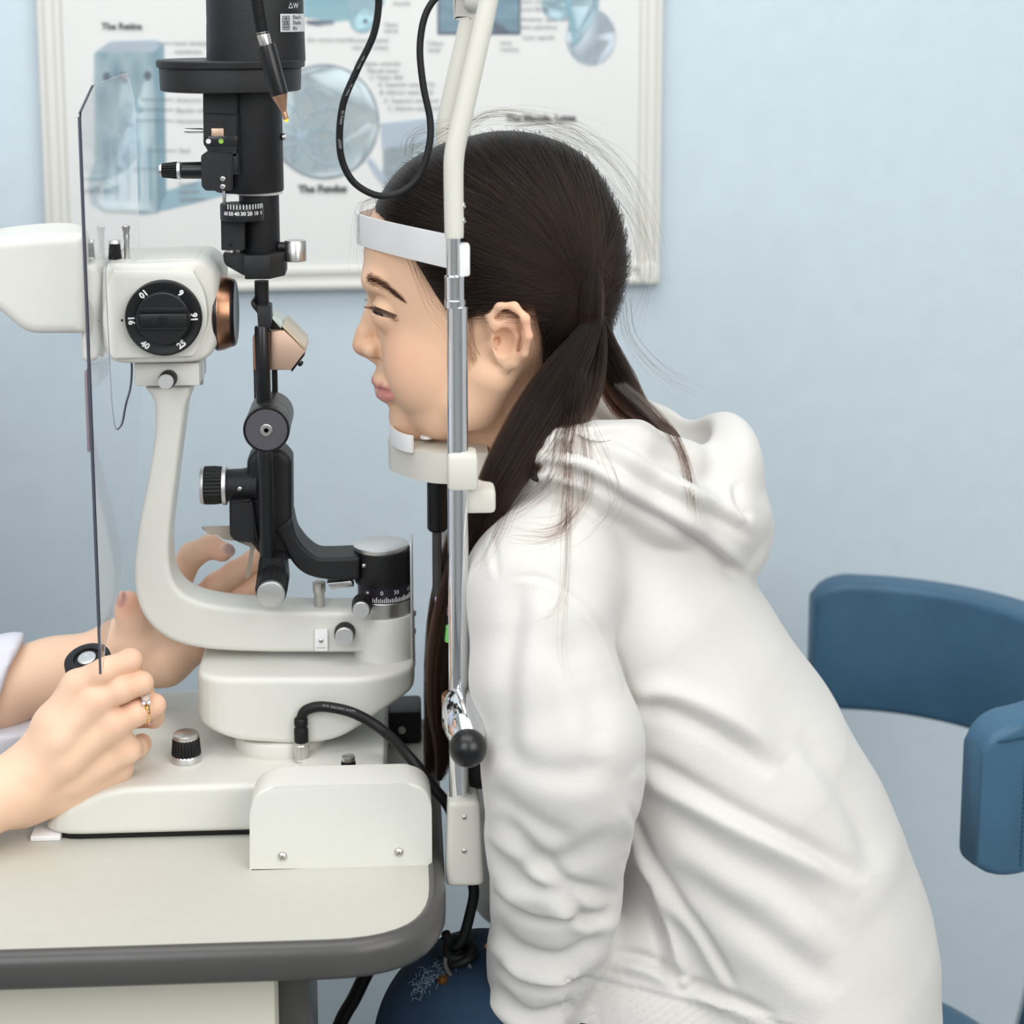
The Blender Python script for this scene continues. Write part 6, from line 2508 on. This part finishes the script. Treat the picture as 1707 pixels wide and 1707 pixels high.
vc_ = vc_ + n_ * (.0016 * np.sin(vc_[:, 0] * 90 + 2 * np.sin(vc_[:, 2] * 60)) * np.sin(vc_[:, 2] * 75 + vc_[:, 1] * 60))[:, None]
mesh_np('coat', vc_, qc_, M_COAT, doc)
g = Field((-.70, -.10, 1.02), (-.46, .10, 1.30), .005)
g.ell((-.585, 0, 1.175), (.088, .080, .108), k=.01)
g.ell((-.497, 0, 1.095), (.058, .085, .098), k=.01, op='cut')
g.ell((-.56, 0, 1.04), (.07, .085, .06), k=.01, op='cut')
g.ell((-.66, 0, 1.13), (.045, .050, .055), k=.02)
vd, qd = g.mesh(smooth=3)
vd[:, 0] -= .05
mesh_np('hair', vd, qd, M_CAP, doc)
# seat and legs below the frame
bm = B()
tube(bm, [(-.76, .09, .60), (-.72, .09, .55), (-.52, .10, .50), (-.50, .10, .42), (-.52, .10, .05)], .07, 20, 5)
tube(bm, [(-.76, -.09, .60), (-.72, -.09, .55), (-.52, -.10, .50), (-.50, -.10, .42), (-.52, -.10, .05)], .07, 20, 5)
obj('trousers', bm, mat('dark_blue_cloth', '#2b3444', .85), doc)
for s_ in (1, -1):
    bm = B()
    prism(bm, round_poly([(-.59, 0), (-.36, 0), (-.36, .03), (-.46, .075), (-.59, .08)], .02, 4), .10 * s_ - .04, .08, .012, px=False)
    obj('shoe', bm, M_WHITEP, doc)
stool = thing('stool', 'round dark stool under the examiner, beyond the left edge of the table', 'stool')
bm = B()
lathe(bm, (-.80, 0, .39), (0, 0, 1), [(0, 0), (.16, 0), (.175, .02), (.175, .045), (.16, .06), (0, .062)], 48)
obj('seat', bm, M_LEATHER, stool)
bm = B()
cyl(bm, (-.80, 0, .03), (0, 0, 1), .025, .37, .002)
obj('post', bm, M_CHROME, stool)
bm = B()
lathe(bm, (-.80, 0, 0), (0, 0, 1), [(0, 0), (.20, 0), (.20, .012), (.04, .035), (0, .035)], 48)
obj('base', bm, M_CHROME, stool)

# ---- ring with a clear stone on the near ring finger
M_GOLD = mat('gold', (.95, .55, .20, 1), .16, 1)
M_GEM = mat('clear_gem', (1, 1, 1, 1), .02, trans=.55, ior=2.2, spec=.8)
a, b = V(Q(*near_f[2][1])[:3]), V(Q(*near_f[2][2])[:3])
d = (b - a).normalized()
d = (d + V((.0, -.55, -.05))).normalized()
c = a.lerp(b, .48)
rf = Q(*near_f[2][1])[3] * 1.02
_, u, v = basis(d)
bm = B()
for off in (0, .0019):
    tube(bm, [c + d * off + (u * math.cos(t) + v * math.sin(t)) * (rf + .0002) for t in np.linspace(0, 2 * math.pi, 41)], .00115, 10, 0)
ring = obj('gold_ring', bm, M_GOLD, doc, label='gold ring set with a clear stone')
top = V((.35, -.45, .85))
top = (top - d * top.dot(d)).normalized()
bm = B()
lathe(bm, c + d * .001 + top * (rf + .0002), top, [(0, 0), (.0012, 0), (.0022, .0018), (.0024, .0026), (0, .0026)], 8)
obj('setting', bm, M_GOLD, ring)
side = d.cross(top)
for k, (i, j, r_) in enumerate(((0, 0, .0030), (.0030, .0016, .0016), (-.0030, .0016, .0016), (.0030, -.0018, .0016), (-.0030, -.0018, .0016))):
    bm = B()
    q = c + d * (.001 + j) + side * i + top * (rf + .0024)
    lathe(bm, q, top, [(0, -r_ * .6), (r_, r_ * .25), (r_ * .65, r_ * .6), (0, r_ * .62)], 8)
    obj('stone', bm, M_GEM, ring, 0)
bm = B()
for k in range(26):
    t = 2 * math.pi * k / 26
    q = c + d * .0019 + (u * math.cos(t) + v * math.sin(t)) * (rf + .0014)
    bmesh.ops.create_icosphere(bm, subdivisions=1, radius=.0007, matrix=Matrix.Translation(q))
obj('small_stones', bm, M_GEM, ring, 0)
